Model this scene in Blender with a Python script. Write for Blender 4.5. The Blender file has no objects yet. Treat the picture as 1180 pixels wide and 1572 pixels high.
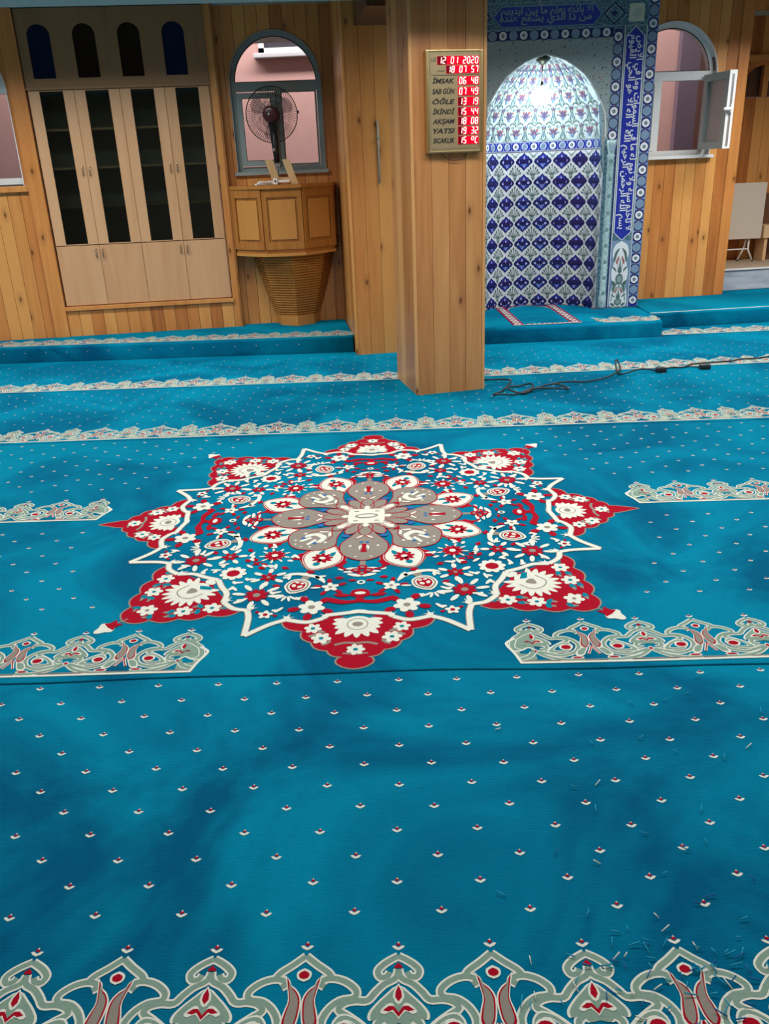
import bpy, bmesh, math, random
from mathutils import Vector, Matrix
from mathutils.geometry import tessellate_polygon
random.seed(7)
PI = math.pi
sc = bpy.context.scene
COL = sc.collection

# ------------------------------------------------------------------ camera
cam = bpy.data.cameras.new('camera'); camo = bpy.data.objects.new('camera', cam); COL.objects.link(camo)
cam.sensor_fit = 'VERTICAL'; cam.sensor_height = 24.0; cam.lens = 24.0*1269.58/1572
cam.clip_start = 0.05
_f = Vector((-0.02597637, 0.92296459, -0.38400729)); _r = Vector((0.99918559, 0.01210693, -0.03849131)); _u = Vector((0.03087696, 0.38469442, 0.92252741))
camo.matrix_world = Matrix(((_r.x, _u.x, -_f.x, 0), (_r.y, _u.y, -_f.y, 0), (_r.z, _u.z, -_f.z, 1.3), (0, 0, 0, 1)))
sc.camera = camo
sc.view_settings.view_transform = 'Standard'; sc.view_settings.look = 'None'
sc.view_settings.gamma = 1.0; sc.view_settings.use_curve_mapping = False
sc.view_settings.exposure = 0.35
# ------------------------------------------------------------------ world and lights
w = bpy.data.worlds.new('world'); sc.world = w; w.use_nodes = True
w.node_tree.nodes['Background'].inputs[0].default_value = (0.10, 0.13, 0.22, 1)
w.node_tree.nodes['Background'].inputs[1].default_value = 0.4
def area(name, loc, rot, sx, sy, power, color, spread=180):
    l = bpy.data.lights.new(name, 'AREA'); l.shape = 'RECTANGLE'; l.size = sx; l.size_y = sy; l.energy = power; l.color = color
    l.spread = math.radians(spread)
    o = bpy.data.objects.new(name, l); o.location = loc; o.rotation_euler = rot; COL.objects.link(o); return o
COOL = (1.0, 0.985, 0.95)
area('ceiling_light_middle', (0.3, 3.2, 2.73), (0, 0, 0), 3.2, 0.7, 62, COOL)
area('ceiling_light_right', (3.3, 3.0, 2.73), (0, 0, 0), 0.9, 1.2, 30, COOL)
area('ceiling_light_left', (-2.9, 3.0, 2.73), (0, 0, 0), 0.9, 1.2, 26, COOL)
area('ceiling_light_rear', (0.0, -0.6, 2.73), (0, 0, 0), 3.5, 1.0, 22, COOL)
area('soffit_fill_left', (-2.3, 5.55, 2.44), (0, 0, math.radians(8)), 2.6, 0.3, 38, COOL, 145)  # fill light added to brighten the cabinet wall, spread narrowed to keep its top dim
area('soffit_fill_niche', (1.3, 5.9, 2.44), (0, 0, math.radians(8)), 1.0, 0.3, 22, COOL, 145)  # added fill for the niche wall, not a known fixture
area('soffit_fill_right', (3.3, 6.5, 2.44), (0, 0, math.radians(8)), 1.2, 0.3, 38, COOL, 155)  # added fill for the right wall and alcove
area('lightwell_lamp', (-0.5, 8.9, 4.2), (math.radians(35), 0, 0), 7.0, 0.4, 170, (1.0, 0.96, 0.94))

# ------------------------------------------------------------------ materials
def new_mat(name):
    m = bpy.data.materials.new(name); m.use_nodes = True
    nt = m.node_tree; return m, nt, nt.nodes['Principled BSDF']
def N(nt, t, **kw):
    n = nt.nodes.new(t)
    for k, v in kw.items():
        if k.startswith('i_'): n.inputs[k[2:].replace('_', ' ')].default_value = v
        else: setattr(n, k, v)
    return n
def plain(name, col, rough=0.5, metal=0.0, emit=0, ecol=None, alpha=1.0, trans=0.0, sheen=0.0, var=0.06, scale=30):
    m, nt, b = new_mat(name)
    b.inputs['Roughness'].default_value = rough; b.inputs['Metallic'].default_value = metal
    b.inputs['Alpha'].default_value = alpha; b.inputs['Transmission Weight'].default_value = trans
    b.inputs['Sheen Weight'].default_value = sheen
    if rough >= 0.95: b.inputs['Specular IOR Level'].default_value = 0.08
    if 'arched_glass' in name: b.inputs['Specular IOR Level'].default_value = 0.12
    tc = N(nt, 'ShaderNodeTexCoord'); no = N(nt, 'ShaderNodeTexNoise', i_Scale=scale, i_Detail=3.0)
    nt.links.new(tc.outputs['Object'], no.inputs['Vector'])
    mx = N(nt, 'ShaderNodeMix', data_type='RGBA')
    mx.inputs['A'].default_value = (*[c*(1-var) for c in col], 1); mx.inputs['B'].default_value = (*[min(1, c*(1+var)) for c in col], 1)
    nt.links.new(no.outputs['Fac'], mx.inputs['Factor']); nt.links.new(mx.outputs['Result'], b.inputs['Base Color'])
    if emit:
        b.inputs['Emission Color'].default_value = (*(ecol or col), 1); b.inputs['Emission Strength'].default_value = emit
    return m
def ramp(nt, stops):
    r = N(nt, 'ShaderNodeValToRGB'); e = r.color_ramp.elements
    while len(e) < len(stops): e.new(0.5)
    for i, (p, c) in enumerate(stops): e[i].position = p; e[i].color = (*c, 1)
    return r
def wood(name, dark, mid, light, rough=0.35, knots=True, gs=(22, 22, 1.6), spread=0.95):
    m, nt, b = new_mat(name); L = nt.links.new
    tc = N(nt, 'ShaderNodeTexCoord'); at = N(nt, 'ShaderNodeAttribute', attribute_name='rnd')
    mul = N(nt, 'ShaderNodeVectorMath', operation='MULTIPLY'); mul.inputs[1].default_value = gs
    L(tc.outputs['Object'], mul.inputs[0])
    off = N(nt, 'ShaderNodeMath', operation='MULTIPLY'); off.inputs[1].default_value = 37.0; L(at.outputs['Fac'], off.inputs[0])
    add = N(nt, 'ShaderNodeVectorMath', operation='ADD'); L(mul.outputs[0], add.inputs[0]); L(off.outputs[0], add.inputs[1])
    no = N(nt, 'ShaderNodeTexNoise', i_Scale=1.0, i_Detail=5.0, i_Distortion=1.2); L(add.outputs[0], no.inputs['Vector'])
    no2 = N(nt, 'ShaderNodeTexNoise', i_Scale=0.25, i_Detail=2.0); L(add.outputs[0], no2.inputs['Vector'])
    s = N(nt, 'ShaderNodeMath', operation='MULTIPLY_ADD'); s.inputs[1].default_value = 0.45; L(no.outputs['Fac'], s.inputs[0])
    s2 = N(nt, 'ShaderNodeMath', operation='MULTIPLY_ADD'); s2.inputs[1].default_value = 0.55*spread; s2.inputs[2].default_value = 0.0
    L(at.outputs['Fac'], s2.inputs[0]); L(s2.outputs[0], s.inputs[2])
    s3 = N(nt, 'ShaderNodeMath', operation='MULTIPLY_ADD'); s3.inputs[1].default_value = 0.35; L(no2.outputs['Fac'], s3.inputs[0]); L(s.outputs[0], s3.inputs[2])
    r = ramp(nt, [(0.25, dark), (0.52, mid), (0.85, light)]); L(s3.outputs[0], r.inputs[0])
    out = r.outputs[0]
    if knots:
        dx = N(nt, 'ShaderNodeVectorMath', operation='DOT_PRODUCT'); dx.inputs[1].default_value = (8.0, 8.0, 0.0); L(tc.outputs['Object'], dx.inputs[0])
        dz = N(nt, 'ShaderNodeVectorMath', operation='DOT_PRODUCT'); dz.inputs[1].default_value = (0.0, 0.0, 3.6); L(tc.outputs['Object'], dz.inputs[0])
        dzo = N(nt, 'ShaderNodeMath', operation='ADD'); L(dz.outputs['Value'], dzo.inputs[0]); L(off.outputs[0], dzo.inputs[1])
        cx = N(nt, 'ShaderNodeCombineXYZ'); L(dx.outputs['Value'], cx.inputs[0]); L(dzo.outputs[0], cx.inputs[1])
        vo = N(nt, 'ShaderNodeTexVoronoi', voronoi_dimensions='2D', i_Scale=0.5); L(cx.outputs[0], vo.inputs['Vector'])
        kr = ramp(nt, [(0.015, (.9, .9, .9)), (0.05, (0.22, 0.22, 0.22)), (0.14, (0, 0, 0))]); L(vo.outputs['Distance'], kr.inputs[0])
        km = N(nt, 'ShaderNodeMix', data_type='RGBA'); L(kr.outputs[0], km.inputs['Factor']); L(out, km.inputs['A'])
        km.inputs['B'].default_value = (dark[0]*0.35, dark[1]*0.3, dark[2]*0.3, 1); out = km.outputs['Result']
    L(out, b.inputs['Base Color']); b.inputs['Roughness'].default_value = rough
    bp = N(nt, 'ShaderNodeBump', i_Strength=0.12, i_Distance=0.002); L(no.outputs['Fac'], bp.inputs['Height']); L(bp.outputs[0], b.inputs['Normal'])
    return m
def pile(name, a, bcol, patch=True):
    m, nt, b = new_mat(name); L = nt.links.new
    tc = N(nt, 'ShaderNodeTexCoord')
    n1 = N(nt, 'ShaderNodeTexNoise', i_Scale=1.5, i_Detail=4.0, i_Roughness=0.6, i_Distortion=0.8); L(tc.outputs['Object'], n1.inputs['Vector'])
    r = ramp(nt, [(0.38, a), (0.49, [(x+y)/2 for x, y in zip(a, bcol)]), (0.60, bcol)]); L(n1.outputs['Fac'], r.inputs[0])
    mp = N(nt, 'ShaderNodeVectorMath', operation='MULTIPLY'); mp.inputs[1].default_value = (35, 350, 60); L(tc.outputs['Object'], mp.inputs[0])
    n2 = N(nt, 'ShaderNodeTexNoise', i_Scale=1.0, i_Detail=3.0); L(mp.outputs[0], n2.inputs['Vector'])
    n3 = N(nt, 'ShaderNodeTexNoise', i_Scale=420.0, i_Detail=2.0); L(tc.outputs['Object'], n3.inputs['Vector'])
    h = N(nt, 'ShaderNodeMath', operation='ADD'); L(n2.outputs['Fac'], h.inputs[0]); L(n3.outputs['Fac'], h.inputs[1])
    v = N(nt, 'ShaderNodeMath', operation='MULTIPLY_ADD'); v.inputs[1].default_value = 0.34; v.inputs[2].default_value = 0.66; L(h.outputs[0], v.inputs[0])
    mm = N(nt, 'ShaderNodeMix', data_type='RGBA', blend_type='MULTIPLY'); mm.inputs['Factor'].default_value = 1
    L(r.outputs[0], mm.inputs['A']); L(v.outputs[0], mm.inputs['B'])
    L(mm.outputs['Result'], b.inputs['Base Color']); b.inputs['Roughness'].default_value = 0.95
    b.inputs['Specular IOR Level'].default_value = 0.06
    b.inputs['Sheen Weight'].default_value = 0.9; b.inputs['Sheen Roughness'].default_value = 0.35; b.inputs['Sheen Tint'].default_value = (0.0, 0.62, 1.0, 1)
    bp = N(nt, 'ShaderNodeBump', i_Strength=0.5, i_Distance=0.004); L(h.outputs[0], bp.inputs['Height']); L(bp.outputs[0], b.inputs['Normal'])
    return m
M = {}
M['pine'] = wood('pine_boards', (0.30, 0.088, 0.02), (0.57, 0.205, 0.05), (0.74, 0.345, 0.10))
M['pillar_wood'] = wood('pillar_boards', (0.27, 0.088, 0.028), (0.51, 0.212, 0.07), (0.69, 0.35, 0.13))
M['oiled'] = wood('oiled_pulpit_wood', (0.22, 0.065, 0.012), (0.40, 0.15, 0.03), (0.56, 0.25, 0.06), rough=0.2, knots=False)
M['beech'] = wood('beech_veneer', (0.52, 0.27, 0.125), (0.62, 0.35, 0.18), (0.70, 0.43, 0.24), rough=0.4, knots=False, gs=(14, 14, 1.0), spread=0.4)
M['beech_shaded'] = wood('shaded_cornice_veneer', (0.24, 0.12, 0.05), (0.30, 0.16, 0.07), (0.36, 0.20, 0.09), rough=0.5, knots=False, spread=0.4)  # darker copy of the beech, shade under the ceiling put into its colour
M['plywood'] = wood('pale_plywood', (0.50, 0.30, 0.12), (0.62, 0.40, 0.19), (0.72, 0.5, 0.27), rough=0.45, knots=False)
M['carpet'] = pile('turquoise_pile', (0.0, 0.092, 0.20), (0.0, 0.222, 0.37))
M['groove'] = plain('carpet_seam_yarn', (0.0, 0.07, 0.13), 0.95)  # darker tone along the edges where carpet strips meet
M['cream'] = plain('cream_yarn', (0.72, 0.72, 0.63), 0.95, var=0.12, scale=250)
M['sage'] = plain('sage_yarn', (0.22, 0.32, 0.26), 0.95, var=0.2, scale=250)
M['red'] = plain('crimson_yarn', (0.37, 0.004, 0.018), 0.95, var=0.15, scale=200)
M['taupe'] = plain('taupe_yarn', (0.27, 0.235, 0.20), 0.95, var=0.12, scale=200)
M['teal_in'] = plain('inner_teal_yarn', (0.0, 0.20, 0.28), 0.95, var=0.1)
M['lint'] = plain('light_blue_yarn_end', (0.03, 0.33, 0.50), 0.95)
M['blue_in'] = plain('blue_yarn', (0.03, 0.14, 0.38), 0.95, var=0.1)
M['plaster'] = plain('teal_bounce_ceiling', (0.34, 0.48, 0.46), 0.8, scale=4)  # whitish ceiling, with teal light bounced off the carpet put into its colour
M['concrete'] = plain('floor_screed', (0.3, 0.3, 0.29), 0.9, scale=6)
M['wallpaint'] = plain('wall_paint', (0.62, 0.56, 0.47), 0.85, scale=3)
M['pvc'] = plain('grey_pvc', (0.30, 0.37, 0.37), 0.35)
M['pvc_white'] = plain('white_pvc', (0.78, 0.80, 0.80), 0.3)
M['rubber'] = plain('black_gasket', (0.01, 0.01, 0.012), 0.5)
M['facade'] = plain('pink_render', (0.78, 0.46, 0.42), 0.9, scale=8)
M['mauve'] = plain('mauve_render', (0.22, 0.155, 0.205), 0.9, scale=8)
M['tint'] = plain('dark_pane', (0.07, 0.065, 0.08), 0.15)
M['white'] = plain('white_trim_paint', (0.8, 0.8, 0.84), 0.5)
M['steel'] = plain('brushed_handle_metal', (0.45, 0.36, 0.26), 0.3, 1.0)
M['brass'] = plain('brass_trim', (0.62, 0.50, 0.25), 0.3, 1.0)
M['goldface'] = plain('gold_panel', (0.46, 0.36, 0.20), 0.38, 0.55)
M['black'] = plain('black_plastic', (0.012, 0.012, 0.014), 0.4)
M['ink'] = plain('black_lettering', (0.01, 0.01, 0.01), 0.6)
M['ledred'] = plain('red_display', (0.35, 0.0, 0.012), 0.2, emit=0.75, ecol=(0.75, 0.0, 0.02))
M['leddark'] = plain('dark_red_display', (0.12, 0.0, 0.01), 0.2, emit=0.12, ecol=(0.6, 0.0, 0.02))
M['ledon'] = plain('lit_segments', (1, 0.7, 0.65), 0.3, emit=1.5, ecol=(1.0, 0.62, 0.55))
M['maroon'] = plain('maroon_plastic', (0.055, 0.008, 0.014), 0.3)
M['cable'] = plain('black_cable', (0.012, 0.014, 0.02), 0.5)
M['whiteplastic'] = plain('white_plastic', (0.8, 0.8, 0.78), 0.4)
M['chrome'] = plain('grey_metal_tube', (0.5, 0.52, 0.54), 0.3, 0.8)
M['tabletop'] = plain('cream_laminate', (0.66, 0.57, 0.47), 0.5, var=0.03, scale=5)
M['whitepaint'] = plain('white_enamel', (0.85, 0.85, 0.84), 0.35)
M['darkwood'] = wood('dark_brown_panel', (0.07, 0.03, 0.015), (0.12, 0.055, 0.03), (0.17, 0.085, 0.05), knots=False)
M['mat'] = plain('beige_carpeting', (0.42, 0.33, 0.24), 0.95, var=0.25, scale=60)
M['dark_int'] = plain('cabinet_interior', (0.24, 0.23, 0.20), 0.7)
M['bluepane'] = plain('blue_arched_glass', (0.004, 0.012, 0.04), 0.12)
M['brownpane'] = plain('brown_arched_glass', (0.02, 0.010, 0.006), 0.12)
def glass(name, col, alpha, rough=0.02):
    m, nt, b = new_mat(name)
    for n in list(nt.nodes):
        if n.type != 'OUTPUT_MATERIAL': nt.nodes.remove(n)
    out = [n for n in nt.nodes][0]
    tr = N(nt, 'ShaderNodeBsdfTransparent'); tr.inputs[0].default_value = (*col, 1)
    gl = N(nt, 'ShaderNodeBsdfGlossy'); gl.inputs['Roughness'].default_value = rough
    fr = N(nt, 'ShaderNodeFresnel'); fr.inputs[0].default_value = 1.45
    mx = N(nt, 'ShaderNodeMixShader'); nt.links.new(fr.outputs[0], mx.inputs[0])
    nt.links.new(tr.outputs[0], mx.inputs[1]); nt.links.new(gl.outputs[0], mx.inputs[2]); nt.links.new(mx.outputs[0], out.inputs[0])
    return m
M['glass'] = glass('window_glass', (0.93, 0.93, 0.93), 0)
M['smoke'] = glass('smoked_glass', (0.58, 0.64, 0.61), 0)
M['frost'] = plain('frosted_glass', (0.36, 0.33, 0.32), 0.35)
M['crystal'] = plain('clear_crystal', (0.9, 0.92, 0.95), 0.05, alpha=0.45)
M['bulb'] = plain('lit_bulb', (1, 1, 1), 0.3, emit=32, ecol=(0.92, 0.97, 1.0))
M['bronze'] = plain('dark_bronze', (0.05, 0.06, 0.04), 0.4, 0.6)
M['blade'] = plain('translucent_blade', (0.24, 0.19, 0.21), 0.3, alpha=0.32)
# tile glazes
M['t_white'] = plain('white_glaze', (0.66, 0.72, 0.77), 0.22, var=0.05, scale=8)
M['t_pale'] = plain('pale_aqua_glaze', (0.50, 0.64, 0.66), 0.25, var=0.08, scale=10)
M['t_blue'] = plain('cobalt_glaze', (0.018, 0.034, 0.32), 0.2, var=0.2, scale=12)
M['t_navy'] = plain('navy_glaze', (0.010, 0.012, 0.10), 0.2)
M['t_mid'] = plain('mid_blue_glaze', (0.05, 0.10, 0.45), 0.2)
M['t_lilac'] = plain('lilac_glaze', (0.42, 0.46, 0.80), 0.2)
M['t_steel'] = plain('steel_blue_glaze', (0.17, 0.27, 0.42), 0.2)
M['t_green'] = plain('grey_green_glaze', (0.08, 0.145, 0.13), 0.25)
M['t_sage'] = plain('sage_glaze', (0.22, 0.33, 0.32), 0.25)
M['t_purple'] = plain('mauve_glaze', (0.12, 0.10, 0.20), 0.25)
M['t_red'] = plain('brick_red_glaze', (0.32, 0.13, 0.12), 0.3)
M['t_ivory'] = plain('ivory_plaque', (0.50, 0.56, 0.46), 0.3)
def filigree(name, a, c, scale, w=0.06):
    m, nt, b = new_mat(name); L = nt.links.new
    tc = N(nt, 'ShaderNodeTexCoord'); vo = N(nt, 'ShaderNodeTexVoronoi', feature='DISTANCE_TO_EDGE', i_Scale=scale); L(tc.outputs['Object'], vo.inputs['Vector'])
    r = ramp(nt, [(w*0.5, c), (w, a)]); L(vo.outputs['Distance'], r.inputs[0]); L(r.outputs[0], b.inputs['Base Color']); b.inputs['Roughness'].default_value = 0.25
    return m
M['t_field'] = filigree('teal_field_glaze', (0.045, 0.12, 0.18), (0.17, 0.30, 0.36), 34, 0.07)
M['t_column'] = filigree('column_glaze', (0.34, 0.52, 0.56), (0.16, 0.30, 0.33), 30, 0.05)
def speckle():
    m, nt, b = new_mat('speckled_grey_tile'); L = nt.links.new
    tc = N(nt, 'ShaderNodeTexCoord'); no = N(nt, 'ShaderNodeTexNoise', i_Scale=48.0, i_Detail=2.0); L(tc.outputs['Object'], no.inputs['Vector'])
    r = ramp(nt, [(0.33, (0.05, 0.10, 0.13)), (0.38, (0.27, 0.36, 0.38)), (0.62, (0.28, 0.37, 0.39)), (0.68, (0.36, 0.2, 0.19))]); L(no.outputs['Fac'], r.inputs[0])
    L(r.outputs[0], b.inputs['Base Color']); b.inputs['Roughness'].default_value = 0.25
    return m
M['t_speck'] = speckle()
def marble():
    m, nt, b = new_mat('grey_marble'); L = nt.links.new
    tc = N(nt, 'ShaderNodeTexCoord'); mp = N(nt, 'ShaderNodeVectorMath', operation='MULTIPLY'); mp.inputs[1].default_value = (1.5, 1.5, 9); L(tc.outputs['Object'], mp.inputs[0])
    no = N(nt, 'ShaderNodeTexNoise', i_Scale=2.0, i_Detail=6.0, i_Distortion=1.0); L(mp.outputs[0], no.inputs['Vector'])
    r = ramp(nt, [(0.35, (0.36, 0.42, 0.50)), (0.65, (0.56, 0.61, 0.68))]); L(no.outputs['Fac'], r.inputs[0]); L(r.outputs[0], b.inputs['Base Color']); b.inputs['Roughness'].default_value = 0.2
    return m
M['marble'] = marble()

# ------------------------------------------------------------------ helpers
def tag(o, label=None, cat=None, group=None, kind=None):
    if label: o['label'] = label
    if cat: o['category'] = cat
    if group: o['group'] = group
    if kind: o['kind'] = kind
    return o
def frame_mat(x, y, z, deg): return Matrix.Translation((x, y, z)) @ Matrix.Rotation(math.radians(deg), 4, 'Z')
def empty(name, mat, label, cat, group=None):
    o = bpy.data.objects.new(name, None); o.empty_display_size = 0.1; COL.objects.link(o); o.matrix_world = mat
    return tag(o, label, cat, group)
class MB:
    def __init__(s):
        s.bm = bmesh.new(); s.rl = s.bm.faces.layers.float.new('rnd'); s.mats = []; s.rnd = 0.5
    def mi(s, m):
        m = M[m] if isinstance(m, str) else m
        if m not in s.mats: s.mats.append(m)
        return s.mats.index(m)
    def face(s, vs, m=0, smooth=False):
        try: f = s.bm.faces.new(vs)
        except ValueError: return None
        f[s.rl] = s.rnd; f.material_index = m; f.smooth = smooth
        return f
    def box(s, x0, x1, y0, y1, z0, z1, mat='pine', M4=None, bev=0.0):
        m = s.mi(mat); x0, x1 = min(x0, x1), max(x0, x1); y0, y1 = min(y0, y1), max(y0, y1); z0, z1 = min(z0, z1), max(z0, z1)
        if bev > 0:
            b = min(bev, (x1-x0)/3, (y1-y0)/3, (z1-z0)/3)
            tmp = bmesh.new(); r = bmesh.ops.create_cube(tmp, size=1.0)
            for v in tmp.verts: v.co = Vector(((x0+x1)/2+v.co.x*(x1-x0), (y0+y1)/2+v.co.y*(y1-y0), (z0+z1)/2+v.co.z*(z1-z0)))
            bmesh.ops.bevel(tmp, geom=tmp.edges[:], offset=b, segments=2, profile=0.7, affect='EDGES')
            vm = {v: s.bm.verts.new(M4 @ v.co if M4 else v.co) for v in tmp.verts}
            for f in tmp.faces: s.face([vm[v] for v in f.verts], m)
            tmp.free(); return
        c = [(x0, y0, z0), (x1, y0, z0), (x1, y1, z0), (x0, y1, z0), (x0, y0, z1), (x1, y0, z1), (x1, y1, z1), (x0, y1, z1)]
        v = [s.bm.verts.new(M4 @ Vector(p) if M4 else p) for p in c]
        for f in ((0, 3, 2, 1), (4, 5, 6, 7), (0, 1, 5, 4), (1, 2, 6, 5), (2, 3, 7, 6), (3, 0, 4, 7)): s.face([v[i] for i in f], m)
    def prism(s, pts, y0, y1, mat='pine', plane='xz'):
        """extrude a 2D polygon; plane xz goes from y0 to y1, plane xy from z y0 to y1"""
        m = s.mi(mat)
        P = (lambda p, d: (p[0], d, p[1])) if plane == 'xz' else (lambda p, d: (p[0], p[1], d))
        ar = sum(pts[i][0]*pts[(i+1) % len(pts)][1]-pts[(i+1) % len(pts)][0]*pts[i][1] for i in range(len(pts)))
        if ar < 0: pts = pts[::-1]
        if plane == 'xy': y0, y1 = max(y0, y1), min(y0, y1)
        a = [s.bm.verts.new(P(p, y0)) for p in pts]; b = [s.bm.verts.new(P(p, y1)) for p in pts]
        s.face(a, m); s.face(b[::-1], m); n = len(pts)
        for i in range(n): s.face([a[i], b[i], b[(i+1) % n], a[(i+1) % n]], m)
    def tube(s, pts, r, mat='black', seg=8, closed=False, caps=True):
        m = s.mi(mat); pts = [Vector(p) for p in pts]; n = len(pts); rs = r if isinstance(r, (list, tuple)) else [r]*n
        rings = []; prev = None
        for i, p in enumerate(pts):
            t = (pts[(i+1) % n]-pts[i-1]) if closed else (pts[min(i+1, n-1)]-pts[max(i-1, 0)])
            t.normalize()
            if prev is None:
                a = t.orthogonal().normalized()
            else:
                a = prev-t*prev.dot(t)
                a = a.normalized() if a.length > 1e-6 else t.orthogonal().normalized()
            prev = a; b = t.cross(a)
            rings.append([s.bm.verts.new(p+(a*math.cos(2*PI*k/seg)+b*math.sin(2*PI*k/seg))*rs[i]) for k in range(seg)])
        for i in range(n if closed else n-1):
            A, B = rings[i], rings[(i+1) % n]
            for k in range(seg): s.face([A[k], A[(k+1) % seg], B[(k+1) % seg], B[k]], m, True)
        if not closed and caps: s.face(rings[0][::-1], m); s.face(rings[-1], m)
    def lathe(s, prof, c=(0, 0, 0), axis='z', mat='black', seg=24, smooth=True):
        m = s.mi(mat); c = Vector(c)
        def P(r, h, a):
            x, y = r*math.cos(a), r*math.sin(a)
            return c+{'z': Vector((x, y, h)), 'y': Vector((x, h, y)), 'x': Vector((h, x, y))}[axis]
        rings = [[s.bm.verts.new(P(max(r, 1e-5), h, 2*PI*k/seg)) for k in range(seg)] for r, h in prof]
        for A, B in zip(rings, rings[1:]):
            for k in range(seg): s.face([A[k], A[(k+1) % seg], B[(k+1) % seg], B[k]], m, smooth)
        s.face(rings[0][::-1], m); s.face(rings[-1], m)
    def build(s, name, parent=None, mat=None, kind=None, fix=True):
        if fix: bmesh.ops.recalc_face_normals(s.bm, faces=s.bm.faces[:])
        me = bpy.data.meshes.new(name); s.bm.to_mesh(me); s.bm.free()
        for m in s.mats: me.materials.append(m)
        o = bpy.data.objects.new(name, me); COL.objects.link(o)
        if parent: o.parent = parent
        if mat is not None:
            if parent: o.matrix_local = mat
            else: o.matrix_world = mat
        if kind: o['kind'] = kind
        return o
def crom(pts, n=6, closed=False):
    if len(pts) < 3: return list(pts)
    P = [Vector(p) for p in pts]; out = []; L = len(P)
    for i in range(L if closed else L-1):
        p1, p2 = P[i], P[(i+1) % L]
        p0 = P[i-1] if (closed or i > 0) else p1*2-p2
        p3 = P[(i+2) % L] if (closed or i < L-2) else p2*2-p1
        for k in range(n):
            t = k/n
            out.append(0.5*((2*p1)+(p2-p0)*t+(2*p0-5*p1+4*p2-p3)*t*t+(3*p1-p0-3*p2+p3)*t**3))
    if not closed: out.append(P[-1])
    return [tuple(v) for v in out]
class Ink:
    """draws flat 2D polygons in stacked layers onto a surface given by mp(x, y, height)"""
    def __init__(s, mb, mp, h0=0.0008, dh=0.0005): s.mb, s.mp, s.h0, s.dh, s.n = mb, mp, h0, dh, 0
    def lift(s, lay):
        s.n += 1; return s.h0+s.dh*lay+(s.n % 9)*s.dh*0.07
    def poly(s, mat, pts, lay=0, T=None):
        if T: pts = [T(*p) for p in pts]
        m = s.mb.mi(mat); h = s.lift(lay)
        tri = tessellate_polygon([[Vector((p[0], p[1], 0)) for p in pts]])
        vs = [s.mb.bm.verts.new(s.mp(p[0], p[1], h)) for p in pts]
        for a, b, c in tri:
            ar = (pts[b][0]-pts[a][0])*(pts[c][1]-pts[a][1])-(pts[c][0]-pts[a][0])*(pts[b][1]-pts[a][1])
            if abs(ar) < 1e-10: continue
            s.mb.face([vs[a], vs[b], vs[c]] if ar > 0 else [vs[c], vs[b], vs[a]], m)
    def ribbon(s, mat, pts, w, lay=0, T=None, closed=False):
        if T: pts = [T(*p) for p in pts]
        P = [Vector(p) for p in pts]; n = len(P); Ls, Rs = [], []
        for i in range(n):
            a = P[i-1] if (closed or i > 0) else P[i]; b = P[(i+1) % n] if (closed or i < n-1) else P[i]
            d = (b-a)
            if d.length < 1e-9: d = Vector((1, 0))
            d.normalize(); nn = Vector((-d.y, d.x)); ww = w*0.5
            Ls.append(P[i]+nn*ww); Rs.append(P[i]-nn*ww)
        m = s.mb.mi(mat); h = s.lift(lay); dz = s.dh*0.25/n
        VL = [s.mb.bm.verts.new(s.mp(p.x, p.y, h+i*dz)) for i, p in enumerate(Ls)]; VR = [s.mb.bm.verts.new(s.mp(p.x, p.y, h+i*dz)) for i, p in enumerate(Rs)]
        for i in range(n if closed else n-1):
            j = (i+1) % n; A, B, C, D_ = Ls[i], Rs[i], Rs[j], Ls[j]
            ar = (C-A).x*(D_-B).y-(C-A).y*(D_-B).x
            if (B-A).x*(C-A).y-(B-A).y*(C-A).x > 0: s.mb.face([VL[i], VR[i], VR[j]], m)
            else: s.mb.face([VR[j], VR[i], VL[i]], m)
            if (C-A).x*(D_-A).y-(C-A).y*(D_-A).x > 0: s.mb.face([VL[i], VR[j], VL[j]], m)
            else: s.mb.face([VL[j], VR[j], VL[i]], m)
    def disc(s, mat, x, y, rx, ry=None, lay=0, T=None, n=12, rot=0):
        ry = ry or rx; c, sn = math.cos(rot), math.sin(rot)
        s.poly(mat, [(x+rx*math.cos(2*PI*k/n)*c-ry*math.sin(2*PI*k/n)*sn, y+rx*math.cos(2*PI*k/n)*sn+ry*math.sin(2*PI*k/n)*c) for k in range(n)], lay, T)
    def ring(s, mat, x, y, r, w, lay=0, T=None, n=14):
        s.ribbon(mat, [(x+r*math.cos(2*PI*k/n), y+r*math.sin(2*PI*k/n)) for k in range(n)], w, lay, T, True)
    def text(s, mat, body, x, y, size, lay=0, fit=None, shear=0.0, bold=0.0, rot=0, align='L', hfit=None):
        c = bpy.data.curves.new('lettering', 'FONT'); c.body = body; c.size = 1.0; c.shear = shear; c.offset = bold; c.resolution_u = 3
        o = bpy.data.objects.new('lettering', c); COL.objects.link(o)
        dg = bpy.context.evaluated_depsgraph_get(); me = o.evaluated_get(dg).to_mesh()
        V = [(v.co.x, v.co.y) for v in me.vertices]; F = [tuple(p.vertices) for p in me.polygons]
        o.evaluated_get(dg).to_mesh_clear(); bpy.data.objects.remove(o); bpy.data.curves.remove(c)
        if not V: return
        x0 = min(v[0] for v in V); x1 = max(v[0] for v in V); y0 = min(v[1] for v in V); y1 = max(v[1] for v in V)
        sx = (fit/(x1-x0)) if fit else size; sy = (hfit/(y1-y0)) if hfit else size
        yb = y0 if hfit else 0
        ca, sa = math.cos(rot), math.sin(rot); m = s.mb.mi(mat); h = s.h0+s.dh*lay
        W = []
        for a, b in V:
            a, b = (a-x0)*sx, (b-yb)*sy; W.append((x+a*ca-b*sa, y+a*sa+b*ca))
        vs = [s.mb.bm.verts.new(s.mp(p[0], p[1], h)) for p in W]
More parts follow.
